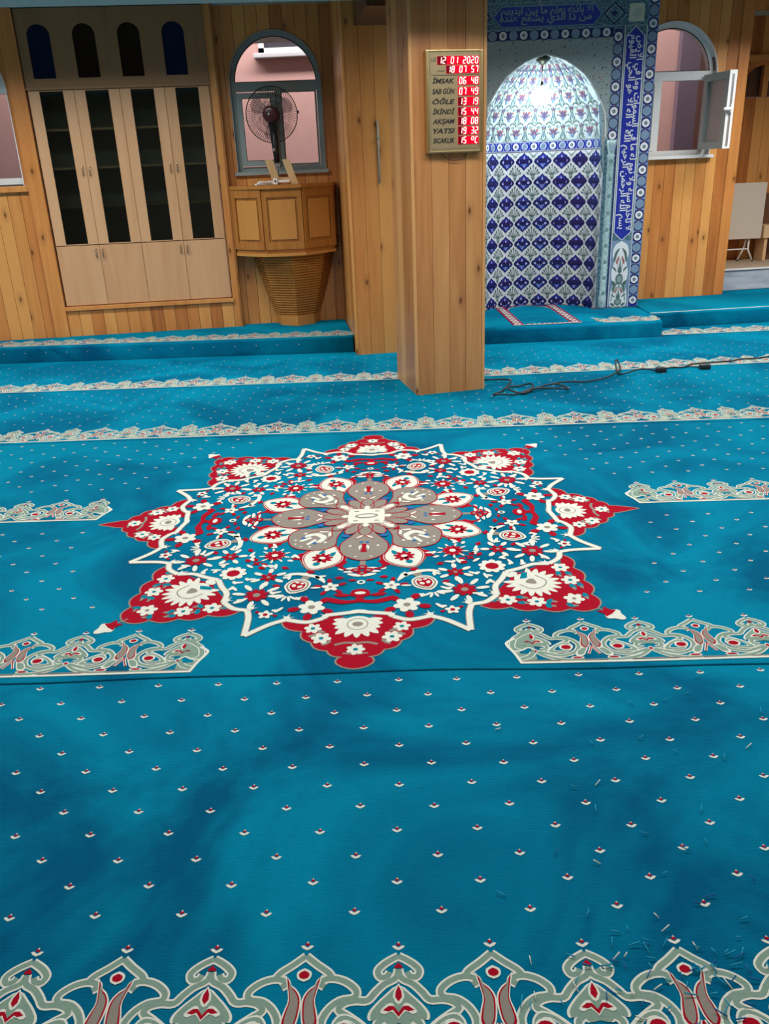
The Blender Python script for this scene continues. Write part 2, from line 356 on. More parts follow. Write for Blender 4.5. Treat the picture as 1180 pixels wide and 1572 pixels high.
        for f in F:
            ar = sum(W[f[i]][0]*W[f[(i+1) % len(f)]][1]-W[f[(i+1) % len(f)]][0]*W[f[i]][1] for i in range(len(f)))
            s.mb.face([vs[i] for i in (f if ar > 0 else f[::-1])], m)
def arch_cells(u0, u1, z0, z1, holes):
    """split a wall rectangle into polygons around arched holes: (a, b, sill, top(u))"""
    cuts = {u0, u1}
    for a, b, sl, top in holes:
        n = 20
        for k in range(n+1): cuts.add(min(u1, max(u0, a+(b-a)*k/n)))
    cuts = sorted(cuts); out = []; run = None
    for a, b in zip(cuts, cuts[1:]):
        if b-a < 1e-6: continue
        mid = (a+b)/2; h = [q for q in holes if q[0] < mid < q[1]]
        if not h:
            if run and abs(run[1]-a) < 1e-6: run = (run[0], b)
            else:
                if run: out.append([(run[0], z0), (run[1], z0), (run[1], z1), (run[0], z1)])
                run = (a, b)
            continue
        if run: out.append([(run[0], z0), (run[1], z0), (run[1], z1), (run[0], z1)]); run = None
        _, _, sl, top = h[0]
        if sl > z0: out.append([(a, z0), (b, z0), (b, sl), (a, sl)])
        if min(top(a), top(b)) < z1: out.append([(a, top(a)), (b, top(b)), (b, z1), (a, z1)])
    if run: out.append([(run[0], z0), (run[1], z0), (run[1], z1), (run[0], z1)])
    return out
def boarded(mb, u0, u1, z0, z1, holes=(), bw=0.095, t=0.014, y=0.0, mat='pine', back=0.16, backmat='darkwood', gap=0.0032):
    for c in arch_cells(u0, u1, z0, z1, holes): mb.prism(c, y+t, y+back, backmat)
    n = max(1, round((u1-u0)/bw)); wd = (u1-u0)/n; rr = random.Random(int(u0*1000+u1*77+bw*999))
    for i in range(n):
        mb.rnd = rr.random(); a, b = u0+i*wd+gap/2, u0+(i+1)*wd-gap/2
        for c in arch_cells(a, b, z0, z1, holes): mb.prism(c, y, y+t-0.001, mat)
    mb.rnd = 0.5

# ------------------------------------------------------------------ room shell
PZ = 0.12; CZ = 2.455
FL = frame_mat(-3.25, 6.72, 0, 8)      # cabinet wall
FR = frame_mat(-1.35, 7.08, 0, 5)      # wall behind the preaching chair
FM = frame_mat(0.60, 7.15, 0, 2.5)     # prayer niche
FW = frame_mat(1.99, 7.62, 0, 8)       # right window wall
FP = frame_mat(0.09, 4.975, 0, 14)     # pillar
FQ = frame_mat(-0.333, 6.234, 0, 8.4)  # pier behind

b = MB(); b.box(-5, 6, -3, 12, -0.12, -0.014, 'concrete'); b.build('floor', kind='structure')
b = MB(); b.box(-5, 6, -3, 5.2, 2.75, 3.05, 'plaster'); b.box(-5, 6, 5.2, 9.1, CZ, 3.05, 'plaster'); b.box(-4.7, 5.2, -0.42, 0.0, 2.102, 2.76, 'plaster', frame_mat(0.0, 4.966, 0, 8)); b.build('ceiling', kind='structure')
b = MB(); b.box(-4.6, -4.45, -3, 8.9, -0.014, 2.75, 'wallpaint'); b.build('wall_left', kind='structure')
b = MB(); b.box(5.0, 5.15, -3, 9.2, -0.014, 2.95, 'pine'); b.build('wall_right', kind='structure')
b = MB(); b.box(-4.6, 5.15, -3.1, -2.95, -0.014, 2.95, 'wallpaint'); b.build('wall_rear', kind='structure')

def arch_top(uc, zc, r, rz=None):
    rz = rz or r
    return lambda u: zc+rz*math.sqrt(max(0.0, 1-((u-uc)/r)**2))
# cabinet wall with far-left window
W3 = (-0.28, 0.415, 1.28, arch_top(0.0675, 1.93, 0.3475))
b = MB(); boarded(b, -1.15, 0.55, 0.0, CZ, [W3]); b.box(0.55, 1.89, 0.33, 0.36, 0.0, CZ, 'wallpaint')
boarded(b, 0.55, 1.89, 0.0, 0.335, []); boarded(b, 1.89, 1.955, 0.0, CZ, [])
b.box(1.94, 1.955, 0.0, 0.3, 0.0, CZ, 'pine')
b.build('wall_front_left', mat=FL, kind='structure')
# recess wall behind preaching chair
W1 = (0.10, 0.80, 1.31, arch_top(0.45, 1.94, 0.35))
b = MB(); boarded(b, -0.02, 0.905, 0.0, CZ, [W1]); b.build('wall_front_recess', mat=FR, kind='structure')
# right window wall and its returning end
W2 = (-0.10, 0.69, 1.30, arch_top(0.295, 1.90, 0.395))
b = MB(); boarded(b, 0.035, 0.945, 0.0, CZ, [W2]); b.build('wall_front_right', mat=FW, kind='structure')
b = MB(); b.box(2.905, 2.925, 7.93, 8.68, 0.0, CZ, 'pine'); b.box(2.885, 2.905, 7.93, 8.68, 0.0, CZ, 'mauve'); b.build('wall_alcove_side', kind='structure')
# alcove at far right
FA = frame_mat(2.93, 8.72, 0, 8)
W4 = (0.40, 1.17, 1.78, lambda u: 2.12)
b = MB(); boarded(b, 0.0, 2.05, 0.0, CZ, [W4], bw=0.1); b.build('wall_alcove', mat=FA, kind='structure')

def arched_window(name, F, hole, frame_w, ztr, th, sill_out, mull, mat, parts=True, sash_left=True):
    u0, u1, z0, top = hole; uc = (u0+u1)/2; r = (u1-u0)/2
    e = bpy.data.objects.new(name, None); COL.objects.link(e); e.matrix_world = F; e['kind'] = 'structure'
    y0, y1 = 0.05, 0.11
    b = MB(); b.mi(mat)
    n = 28; zc = top(uc)-r if True else 0
    o = [(uc-r*math.cos(PI*k/n), zc+r*math.sin(PI*k/n)) for k in range(n+1)]; ri = r-frame_w
    i = [(uc-ri*math.cos(PI*k/n), zc+ri*math.sin(PI*k/n)) for k in range(n+1)]
    for k in range(n): b.prism([o[k], o[k+1], i[k+1], i[k]], y0, y1, mat)
    b.box(u0, u0+frame_w, y0, y1, z0, zc, mat); b.box(u1-frame_w, u1, y0, y1, z0, zc, mat); b.box(u0+frame_w, u1-frame_w, y0, y1, z0, z0+frame_w*0.9, mat)
    b.box(u0+frame_w, u1-frame_w, y0, y1, ztr, ztr+th, mat)
    if mull is not None: b.box(mull-0.022, mull+0.022, y0, y1, z0+frame_w*0.9, ztr, mat)
    # reveal lining
    for k in range(n):
        b.prism([(o[k][0], o[k][1]), (o[k+1][0], o[k+1][1]), (uc+(o[k+1][0]-uc)*0.985, zc+(o[k+1][1]-zc)*0.985), (uc+(o[k][0]-uc)*0.985, zc+(o[k][1]-zc)*0.985)], -0.012, 0.05, mat)
    b.box(u0, u0+0.006, -0.012, 0.05, z0, zc, mat); b.box(u1-0.006, u1, -0.012, 0.05, z0, zc, mat)
    b.build('window_frame', e)
    b = MB(); b.box(u0-0.02, u1+0.02, -sill_out, 0.06, z0-0.025, z0, mat); b.build('window_sill', e)
    g = [(uc-ri*math.cos(PI*k/n), zc+ri*math.sin(PI*k/n)) for k in range(n+1)]
    b = MB(); b.prism([(ri*math.cos(PI*k/n)*-1+uc, max(ztr+th, zc+ri*math.sin(PI*k/n))) for k in range(n+1)], 0.075, 0.081, 'glass'); b.build('pane', e)
    # dark gasket lines
    b = MB(); b.tube([(x, 0.049, max(z, ztr+th)) for x, z in g], 0.004, 'rubber', seg=4); b.tube([(u0+frame_w, 0.049, ztr+th), (u1-frame_w, 0.049, ztr+th)], 0.003, 'rubber', 4); b.build('gasket', e)
    return e
def sash(e, u0, u1, z0, z1, y0=0.03, y1=0.08, wd=0.035, mat='pvc', glassm='glass', M4=None, name='sash'):
    b = MB()
    b.box(u0, u1, y0, y1, z0, z0+wd, mat, M4); b.box(u0, u1, y0, y1, z1-wd, z1, mat, M4); b.box(u0, u0+wd, y0, y1, z0+wd, z1-wd, mat, M4); b.box(u1-wd, u1, y0, y1, z0+wd, z1-wd, mat, M4)
    g = 0.003
    for (a, c, d, f) in ((u0+wd, u1-wd, z0+wd, z0+wd+g), (u0+wd, u1-wd, z1-wd-g, z1-wd), (u0+wd, u0+wd+g, z0+wd, z1-wd), (u1-wd-g, u1-wd, z0+wd, z1-wd)):
        b.box(a, c, y0-0.002, y0+0.004, d, f, 'rubber', M4)
    s = b.build(name, e)
    b = MB(); b.box(u0+wd, u1-wd, (y0+y1)/2-0.003, (y0+y1)/2+0.003, z0+wd, z1-wd, glassm, M4); b.build('pane', s)
    return s
e = arched_window('window_1', FR, W1, 0.038, 1.885, 0.065, 0.03, 0.455, 'pvc')
sash(e, 0.14, 0.44, 1.35, 1.875, wd=0.04); sash(e, 0.475, 0.76, 1.345, 1.885, 0.06, 0.10, wd=0.012)
e = arched_window('window_2', FW, W2, 0.045, 1.872, 0.07, 0.05, 0.222, 'pvc_white')
sash(e, -0.055, 0.20, 1.345, 1.87, 0.05, 0.09, wd=0.02, mat='pvc_white')
# open casement swung into the room about its right hinge
hm = Matrix.Translation((0.625, 0.03, 0)) @ Matrix.Rotation(math.radians(95), 4, 'Z')
s = sash(e, -0.36, 0.0, 1.34, 1.905, -0.03, 0.03, 0.055, 'pvc', 'frost', hm, 'open_sash')
b = MB(); b.box(-0.368, -0.359, -0.032, 0.032, 1.338, 1.907, 'pvc_white', hm); b.box(-0.374, -0.368, -0.008, 0.008, 1.36, 1.88, 'chrome', hm); b.build('sash_edge', s)
b = MB(); b.box(-0.40, -0.368, -0.012, 0.012, 1.60, 1.66, 'whiteplastic', hm, 0.004); b.box(-0.405, -0.39, 0.0, 0.075, 1.62, 1.64, 'whiteplastic', hm, 0.004); b.build('sash_handle', s)
e = arched_window('window_3', FL, W3, 0.012, 1.915, 0.13, 0.0, None, 'pvc_white')
b = MB(); b.box(-0.26, 0.40, 0.072, 0.078, 1.30, 1.914, 'glass'); b.build('pane', e)
b = MB(); b.box(-0.26, 0.40, 0.03, 0.07, 1.29, 1.335, 'pvc_white'); b.build('bottom_rail', e)
b = MB(); b.box(-0.25, 0.39, 0.09, 0.10, 2.05, 2.24, 'tint'); b.build('upper_dark_pane', e)
# trims
b = MB(); b.rnd = .2; b.box(0.947, 2.95, 0.0, 0.06, 2.36, CZ-.002, 'pine'); b.build('trim_5', mat=FW, kind='structure')
b = MB(); b.box(-0.30, 0.44, -0.03, 0.0, 1.235, 1.278, 'pine', None, 0.006); b.build('trim_4', mat=FL, kind='structure')
b = MB(); b.box(0.44, 0.55, -0.03, 0.0, PZ, CZ, 'pine', None, 0.006); b.build('trim_1', mat=FL, kind='structure')
b = MB()
for z in (0.325, ): b.box(0.53, 1.90, -0.022, 0.0, 0.325, 0.358, 'pine', None, 0.005)
b.build('trim_2', mat=FL, kind='structure')
b = MB(); b.rnd = 0.3; b.box(0.86, 0.95, -0.012, 0.0, PZ, CZ, 'pine', None, 0.004); b.build('trim_3', mat=FW, kind='structure')

# ------------------------------------------------------------------ neighbouring buildings through the windows
e = empty('neighbouring_building', Matrix.Translation((-1.0, 10.05, 0)), 'pale pink rendered house wall seen through the windows, with a white framed window above', 'building')
b = MB(); b.box(-4.5, 4.05, 0.0, 0.3, 0, 6, 'facade'); b.build('wall', e)
b = MB(); b.box(-0.47, 1.3, -0.10, 0.02, 2.43, 2.475, 'white', None, 0.01); b.build('window_sill', e)
b = MB(); b.box(-0.42, -0.36, -0.04, 0.02, 2.476, 3.9, 'white'); b.box(-0.42, 1.25, -0.04, 0.02, 2.476, 2.525, 'white'); b.box(1.2, 1.26, -0.04, 0.02, 2.476, 3.9, 'white'); b.build('window_frame', e)
b = MB(); b.box(-0.36, 1.2, -0.01, 0.03, 2.525, 3.9, 'tint'); b.build('pane', e)
e = empty('side_building', Matrix.Translation((3.03, 9.9, 0)), 'dull mauve rendered house wall behind the open right-hand window', 'building')
b = MB(); b.box(0.0, 2.4, -0.02, 0.1, 0, 6, 'mauve'); b.build('wall', e)

# ------------------------------------------------------------------ carpets
ROWS = [(0.83, 0), (1.97, 0), (3.12, 0), (4.25, 0), (5.40, 0.06), (6.52, 0.03)]
def rowy(k, x): y0, c = ROWS[k]; return y0+c*max(0.0, x-0.6)
def seam(k, x): return rowy(k, x)-0.011+0.006*math.sin(x*3.1+k*2)+0.0035*math.sin(x*8.3+k)
U = 0.165
def sprig(ink, x, y, s=1.0, T=None):
    j = random.uniform(-0.1, 0.1); f = lambda a, c: (x+a*s, y+c*s)
    ink.poly('cream', [f(-0.016, 0.006), f(-0.010, -0.001), f(0, -0.006), f(0.010, -0.001), f(0.016, 0.006), f(0.009, 0.008), f(0, 0.0015), f(-0.009, 0.008)], 0)
    ink.poly('red', [f(-0.006, 0.010), f(0, 0.006), f(0.006, 0.010), f(0.002, 0.017), f(-0.003, 0.016)], 0)
    ink.poly('cream', [f(-0.0025, 0.014), f(0.003, 0.013), f(0.001, 0.019)], 1)
HALF = dict(
    bands=[[(0, 1.38), (.09, 1.33), (.17, 1.27), (.22, 1.2), (.19, 1.13), (.12, 1.14), (.09, 1.19)],
           [(.0, 1.22), (.03, 1.12), (.15, 1.05), (.24, .96), (.32, .87), (.45, .87), (.56, .84), (.61, .77), (.5, .69), (.38, .6), (.25, .47)],
           [(1, 1.4), (.87, 1.29), (.75, 1.2), (.70, 1.13)],
           [(.77, 1.03), (.82, 1.07), (.76, 1.12), (.65, 1.12), (.53, 1.07), (.44, .98), (.46, .9), (.6, .87), (.72, .77), (.78, .62), (.72, .45), (.6, .35), (.4, .3), (.2, .38), (.05, .45)],
           [(.04, .42), (.2, .27), (.4, .19), (.6, .15), (.8, .17)],
           [(.02, .66), (.1, .69), (.21, .62), (.2, .53), (.1, .5)]])
def half_unit(ink, T, wk):
    for st in HALF['bands']:
        c = crom(st, 4 if wk else 3); ink.ribbon('cream', c, 0.105*U, 1, T); ink.ribbon('sage', c, 0.060*U, 2, T)
    body = crom([(0, 1.04), (.1, .94), (.2, .84), (.28, .73), (.27, .65), (.17, .67), (.1, .6), (0, .62)], 3)
    ink.poly('cream', [(x*1.0+(0.03 if x > 0.01 else 0), y) for x, y in body], 1, T); ink.poly('sage', body, 2, T)
    d = crom([(.2, .4), (.31, .58), (.46, .70), (.6, .72), (.68, .6), (.62, .46), (.48, .38)], 3, True)
    g = lambda k: [(.5+(x-.5)*k, .55+(y-.55)*k) for x, y in d]
    ink.poly('cream', d, 3, T); ink.poly('sage', g(.88), 4, T); ink.poly('cream', g(.62), 5, T); ink.poly('carpet', g(.54), 6, T)
    ink.disc('cream', .545, .55, .115, .10, 7, T); ink.disc('red', .55, .55, .085, .07, 8, T)
    ink.poly('cream', [(0, 1.06), (.05, .97), (.06, .9), (.03, .84), (0, .82)], 3, T); ink.poly('red', [(0, 1.03), (.03, .96), (.035, .9), (0, .85)], 4, T)
    ink.poly('cream', crom([(0, .66), (.07, .74), (.14, .71), (.19, .74), (.12, .82), (.06, .83), (.03, .77), (0, .73)], 2), 5, T)
    ink.poly('red', [(0, .68), (.06, .76), (.1, .74), (.16, .755), (.1, .80), (.05, .80), (0, .73)], 6, T)
    ink.poly('red', [(0, 1.30), (.05, 1.25), (.02, 1.23), (0, 1.24)], 3, T)
    ink.poly('cream', [(0, .53), (.07, .46), (0, .38)], 4, T); ink.poly('red', [(0, .5), (.045, .455), (0, .41)], 5, T)
    pet = crom([(.80, 1.17), (.87, 1.06), (.94, 1.0), (.995, .90), (.997, .76), (.965, .60), (.88, .50), (.80, .60), (.83, .76), (.86, .90)], 3, True)
    q = lambda k: [(.915+(x-.915)*k, .80+(y-.80)*(k*0.5+0.5)) for x, y in pet]
    ink.poly('cream', pet, 4, T); ink.poly('red', q(.80), 5, T); ink.poly('taupe', q(.60), 6, T)
    ink.ribbon('cream', [(1.0, .6), (.96, .48), (.9, .33)], .05*U, 3, T); ink.ribbon('red', [(1.0, .6), (.965, .48), (.9, .33)], .02*U, 4, T)
    lf = crom([(.68, .28), (.72, .44), (.82, .54), (.93, .56), (.87, .4), (.8, .28)], 3, True)
    ink.poly('cream', lf, 3, T); ink.poly('sage', [(.8+(x-.8)*.72, .43+(y-.43)*.72) for x, y in lf], 4, T)
    ink.disc('cream', .69, .22, .12, .045, 4, T, 8); ink.disc('red', .69, .22, .09, .028, 5, T, 8)
    ink.poly('cream', crom([(1, 1.25), (.935, 1.215), (.92, 1.17), (.94, 1.12), (1, 1.09)], 3), 3, T); ink.poly('red', crom([(1, 1.22), (.955, 1.195), (.945, 1.165), (.96, 1.135), (1, 1.12)], 3), 4, T)
def crown_row(ink, k, ax, x0, x1, cl=None, cr=None):
    """A-crowns at ax + 2nU; cl / cr = centre of a closing A-crown at the left / right end"""
    i0 = math.floor((x0-ax)/U)-1; i1 = math.ceil((x1-ax)/U)+1; near = ROWS[k][0] < 2.5
    for i in range(i0, i1):
        a = ax+i*U
        if cl is not None and a < cl-1e-4: continue
        if cr is not None and a+U > cr+1e-4: continue
        if a+U < x0 or a > x1: continue
        if i % 2 == 0: T = lambda x, y, a=a: (a+x*U, rowy(k, a+x*U)+y*U)
        else: T = lambda x, y, a=a: (a+(1-x)*U, rowy(k, a+(1-x)*U)+y*U)
        half_unit(ink, T, near)
        sprig(ink, a, rowy(k, a)+(1.48 if i % 2 == 0 else 1.5)*U, 0.75)
    e0 = x0; e1 = x1
    for c, sgn in ((cl, -1), (cr, 1)):
        if c is None: continue
        T = lambda x, y, c=c, s=sgn: (c+s*x*U, rowy(k, c)+y*U)
        sprig(ink, c, rowy(k, c)+1.48*U, 0.85)
        ink.poly('sage', crom([(0, .2), (.28, .16), (.40, .68), (.3, .86), (.2, .95), (.1, 1.04), (0, 1.04)], 2), 0, T)
        ink.poly('carpet', [(.04, .56), (.16, .58), (.2, .48), (.30, .5), (.26, .4), (.1, .38)], 1, T)
        for st in HALF['bands'][:2]+[[(.04, .42), (.12, .3), (.28, .22)]]:
            q = [p for p in st if p[0] < 0.42 and p[1] > 0.15]; cc = crom(q, 3); ink.ribbon('cream', cc, 0.12*U, 1, T); ink.ribbon('sage', cc, 0.08*U, 2, T)
        body = crom([(0, 1.04), (.1, .94), (.2, .84), (.28, .73), (.27, .65), (.17, .67), (.1, .6), (0, .62)], 3); ink.poly('sage', body, 2, T)
        ink.ribbon('cream', crom([(0, .5), (.1, .58), (.22, .5), (.34, .48)], 3), .035*U, 3, T)
        ink.poly('red', [(0, 1.03), (.03, .96), (.035, .9), (0, .85)], 4, T); ink.poly('red', [(0, .68), (.06, .76), (.16, .755), (.1, .80), (0, .73)], 6, T)
        ink.ribbon('cream', crom([(.28, .10), (.36, .4), (.47, .70), (.40, .82), (.3, .90)], 4), .055*U, 3, T)
        if sgn < 0: e0 = c-0.30*U
        else: e1 = c+0.30*U
    n = max(2, int((e1-e0)/0.15)); xs = [e0+(e1-e0)*i/n for i in range(n+1)]
    ink.ribbon('cream', [(x, rowy(k, x)+0.10*U+0.0015*math.sin(x*7)) for x in xs], .058*U, 3)
    ink.ribbon('taupe', [(x, rowy(k, x)+0.16*U) for x in xs], .03*U, 2)
CX, CY = -0.160, 3.080
def carpet_strip(k, label, draw, x0=-4.4, x1=4.9, ymin=None, ymax=None, cover=None, top=None):
    mb = MB(); c = mb.mi('carpet'); g = mb.mi('groove')
    lo = (lambda x: ymin) if ymin is not None else (lambda x: seam(k, x)+0.001)
    hi = (lambda x: ymax) if ymax is not None else (lambda x: seam(cover if cover is not None else k+1, x)-0.001)
    if top: hi = top
    nx = 120; prev = None
    for i in range(nx+1):
        x = x0+(x1-x0)*i/nx; a, b_ = lo(x), hi(x)
        prof = [(a, -0.012), (a, -0.006), (a+0.003, -0.0015), (a+0.008, 0.0)]+[(a+0.008+(b_-a-0.016)*j/6, 0.0) for j in range(1, 6)]+[(b_-0.008, 0.0), (b_-0.003, -0.0015), (b_, -0.006), (b_, -0.012)]
        vs = [mb.bm.verts.new((x, yy, zz)) for yy, zz in prof]
        if prev:
            for j in range(len(vs)-1): mb.face([prev[j], vs[j], vs[j+1], prev[j+1]], c if 1 < j < len(vs)-3 else g, True)
        prev = vs
    draw(Ink(mb, lambda x, y, h: (x, y, h), 0.0006, 0.00028))
    o = mb.build('carpet_runner', fix=False)
    for p in []: pass
    return tag(o, label, 'carpet', 'turquoise carpet runners laid side by side')
def sprigs(ink, xa, y0, y1, x0, x1, skip=None, sz=0.85):
    j = 0; y = y0
    while y < y1:
        x = xa+(U/2 if j % 2 else 0); x -= math.ceil((x-x0)/U)*U
        while x < x1:
            if x > x0 and not (skip and skip(x, y)): sprig(ink, x+random.uniform(-.004, .004), y+random.uniform(-.003, .003), sz)
            x += U
        y += 0.0695; j += 1
def vis(x, y): return abs(x+0.05) > 0.62*y+0.55
def draw0(ink):
    crown_row(ink, 0, -0.698, -1.2, 1.2)
    sprigs(ink, -0.698+U/2, 1.153, 1.945, -1.5, 1.5, lambda x, y: vis(x, y), 0.72)
def draw3(ink):
    crown_row(ink, 3, 0.4554, -3.2, 3.2); sprigs(ink, 0.4554, 4.25+0.30, 5.35, -3.6, 3.6, vis, 0.45)
def draw4(ink):
    crown_row(ink, 4, 0.4, -3.9, 3.7); sprigs(ink, 0.4, 5.70, 6.2, -3.9, 3.9, vis, 0.4)
def draw5(ink): crown_row(ink, 5, 0.4, 2.0, 4.3)

# ---- medallion
def medallion(ink):
    SX = 0.945
    def PT(q, m, r, a, sx=SX):
        t = math.radians(q*90+m*a); return (CX+sx*r*math.sin(t), CY-r*math.cos(t))
    def LT(q, m, r, a, k=1.0, rot=0):
        t = math.radians(q*90+m*a); c0 = (r*math.sin(t), -r*math.cos(t)); n = (math.sin(t), -math.cos(t)); e = (math.cos(t)*m, math.sin(t)*m)
        cr, sr = math.cos(rot), math.sin(rot)
        def T(x, y):
            x, y = (x*cr-y*sr)*k, (x*sr+y*cr)*k
            return (CX+SX*(c0[0]+e[0]*x+n[0]*y), CY+c0[1]+e[1]*x+n[1]*y)
        return T
    def flower(T, n, rp, pr, mat, cm, cr, lay=6, thin=0.5, ph=0.0):
        for i in range(n):
            a = 2*PI*i/n+ph; ink.disc(mat, rp*math.cos(a), rp*math.sin(a), pr, pr*thin, lay, T, 8, a)
        ink.disc(mat, 0, 0, rp*0.75, None, lay, T, 10); ink.disc(cm, 0, 0, cr, None, lay+1, T, 8)
    def outline(pts, wd=0.012, mat='taupe', lay=2): ink.ribbon(mat, pts, wd, lay, closed=True)
    def scallop(q, m, C, bulge):
        P = [Vector(PT(q, m, r, a)) for r, a in C]; out = []; cen = Vector(PT(q, m, .9, 0 if C[0][1] < 20 else 45))
        for A, B in zip(P, P[1:]):
            d = B-A; nn = Vector((-d.y, d.x)).normalized()
            if nn.dot((A+B)/2-cen) < 0: nn = -nn
            for k in range(7):
                t = k/7; out.append(tuple(A+d*t+nn*d.length*bulge*math.sin(PI*t)))
        return out+[tuple(P[-1])]
    inC = [(.815, 0), (.80, 7.4), (.83, 8.6), (.862, 12), (.858, 16.0)]; cuC = [(.858, 17.2), (.905, 11.3), (.965, 8.4), (1.005, 5.0), (1.038, 2.1)]
    inD = [(.76, 45), (.79, 42.5), (.81, 37), (.85, 33), (.855, 30)]; cuD = [(.85, 28.3), (.925, 33.6), (.995, 37.6), (1.06, 41.6), (1.122, 44.9)]
    for q in range(4):
        side = q % 2 == 1
        # cardinal lobe
        tip = [(1.07, 1.7), (1.10, 1.1), (1.155, 0)] if side else [(1.047, 2.8), (1.060, 3.05), (1.074, 2.8), (1.088, 1.9), (1.096, .9), (1.099, 0)]
        half = lambda m: [PT(q, m, r, a) for r, a in inC]+scallop(q, m, cuC, .20)+[PT(q, m, r, a) for r, a in tip]
        pts = half(1)+half(-1)[::-1]
        ink.poly('red', pts, 3); outline(pts[4:-4])
        T = LT(q, 1, .86, 0)
        for i in range(11):      # white palmette of pointed petals
            a = PI*(-0.08+1.16*i/10); L = .105 if 2 < i < 8 else .085
            T2 = lambda x, y, a=a: T(math.cos(a)*x-math.sin(a)*y, math.sin(a)*x*0.9+math.cos(a)*y-.018)
            ink.poly('cream', crom([(.02, -.012), (L*.7, -.014), (L, 0), (L*.7, .014), (.02, .012)], 2), 5, T2)
        ink.poly('cream', crom([(-.05, -.02), (-.03, .03), (0, .045), (.03, .03), (.05, -.02), (.03, -.045), (0, -.055), (-.03, -.045)], 3, True), 6, T)
        ink.ring('taupe', 0, -.005, .034, .003, 7, T); ink.disc('taupe', 0, -.005, .018, .014, 7, T)
        ink.poly('teal_in', crom([(-.07, -.04), (0, -.065), (.07, -.04), (0, -.05)], 2, True), 4, T)
        flower(LT(q, 1, 1.0, 0), 7, .017, .014, 'cream', 'teal_in', .008, 5, .7)
        ink.ribbon('taupe', crom([PT(q, 1, .975, 4), PT(q, 1, .962, 2), PT(q, 1, .965, 0), PT(q, -1, .962, 2), PT(q, -1, .975, 4)], 3), .010, 4)
        ink.ribbon('taupe', crom([PT(q, 1, 1.02, 2.2), PT(q, 1, 1.025, 0), PT(q, -1, 1.02, 2.2)], 3), .007, 4)
        # diagonal lobe
        hd = lambda qq, m: [PT(qq, m, r, a) for r, a in inD]+scallop(qq, m, cuD, .20)
        pts = hd(q, 1)+hd(q+1, -1)[::-1]
        ink.poly('red', pts, 3); outline(pts[4:-4])
        T = LT(q, 1, .86, 45)
        for i in range(15):
            a = PI*(-0.25+1.5*i/14); L = .108
            T2 = lambda x, y, a=a: T((math.cos(a)*x-math.sin(a)*y)*.92, math.sin(a)*x+math.cos(a)*y)
            ink.poly('cream', crom([(.02, -.011), (L*.72, -.012), (L, 0), (L*.72, .012), (.02, .011)], 2), 5, T2)
        ink.poly('cream', crom([(-.055, 0), (-.03, .05), (0, .06), (.03, .05), (.055, 0), (.03, -.055), (0, -.07), (-.03, -.055)], 3, True), 6, T)
        ink.ribbon('taupe', crom([(-.045, -.02), (-.04, .03), (0, .048), (.04, .03), (.045, -.02)], 3), .004, 7, T)
        ink.poly('taupe', crom([(-.02, -.01), (0, .02), (.02, -.01), (.008, -.02), (-.008, -.02)], 2, True), 7, T)
        ink.poly('teal_in', [(-.012, -.045), (.03, -.07), (.045, -.055), (.01, -.03)], 7, T)
        ink.disc('cream', -.005, -.085, .024, .016, 7, T)
        flower(LT(q, 1, 1.033, 45), 6, .02, .017, 'cream', 'taupe', .008, 5, .7)
        ink.ribbon('taupe', [PT(q, 1, 1.105, 45), PT(q, 1, 1.145, 45)], .006, 3)
        T = LT(q, 1, 1.15, 45)
        ink.poly('red', [(-.02, -.018), (0, -.006), (.02, -.018), (.018, .01), (.03, .024), (0, .028), (-.03, .024), (-.018, .01)], 5, T)
        T = LT(q, 1, 1.185, 45)
        ink.poly('cream', crom([(-.024, -.02), (-.034, .0), (-.02, .014), (-.012, .034), (0, .042), (.012, .034), (.02, .014), (.034, .0), (.024, -.02)], 2, True), 4, T)
        # axial elements
        T = LT(q, 1, .68, 0)
        ink.poly('red', crom([(-.03, -.045), (-.034, -.01), (-.012, .0), (-.02, .02), (-.06, .018), (-.115, -.005), (-.118, .02), (-.06, .045), (0, .035), (.06, .045), (.118, .02), (.115, -.005), (.06, .018), (.02, .02), (.012, .0), (.034, -.01), (.03, -.045), (0, -.058)], 2, True), 5, T)
        ink.disc('cream', 0, -.028, .02, .010, 6, T)
        T = LT(q, 1, .483, 0)
        for a, c in ((-.024, 0), (.024, 0), (0, .024), (0, -.024)): ink.disc('red', a, c, .02, .017, 5, T, 8); ink.disc('taupe', a, c, .009, .007, 6, T, 6)
        ink.ring('cream', 0, 0, .012, .008, 6, LT(q, 1, .575, 0), 8); ink.ribbon('taupe', [PT(q, 1, .4, 0), PT(q, 1, .46, 0)], .02, 3)
        ink.poly('cream', crom([(-.05, -.008), (0, -.02), (.05, -.008), (0, .014)], 2, True), 4, LT(q, 1, .775, 0, .6))
        flower(LT(q, 1, .487, 45), 10, .028, .014, 'red', 'cream', .013, 6, .7)
        flower(LT(q, 1, .487, 45), 9, .05, .014, 'cream', 'red', .02, 4, .35, .2)
        flower(LT(q, 1, .680, 45), 9, .034, .018, 'cream', 'red', .026, 6, .8)
        T = LT(q, 1, .575, 45); ink.poly('red', [(-.022, 0), (-.006, .006), (0, .024), (.006, .006), (.022, 0), (.006, -.006), (0, -.03), (-.006, -.006)], 5, T)
        ink.disc('cream', 0, .03, .02, .007, 5, T, 8)
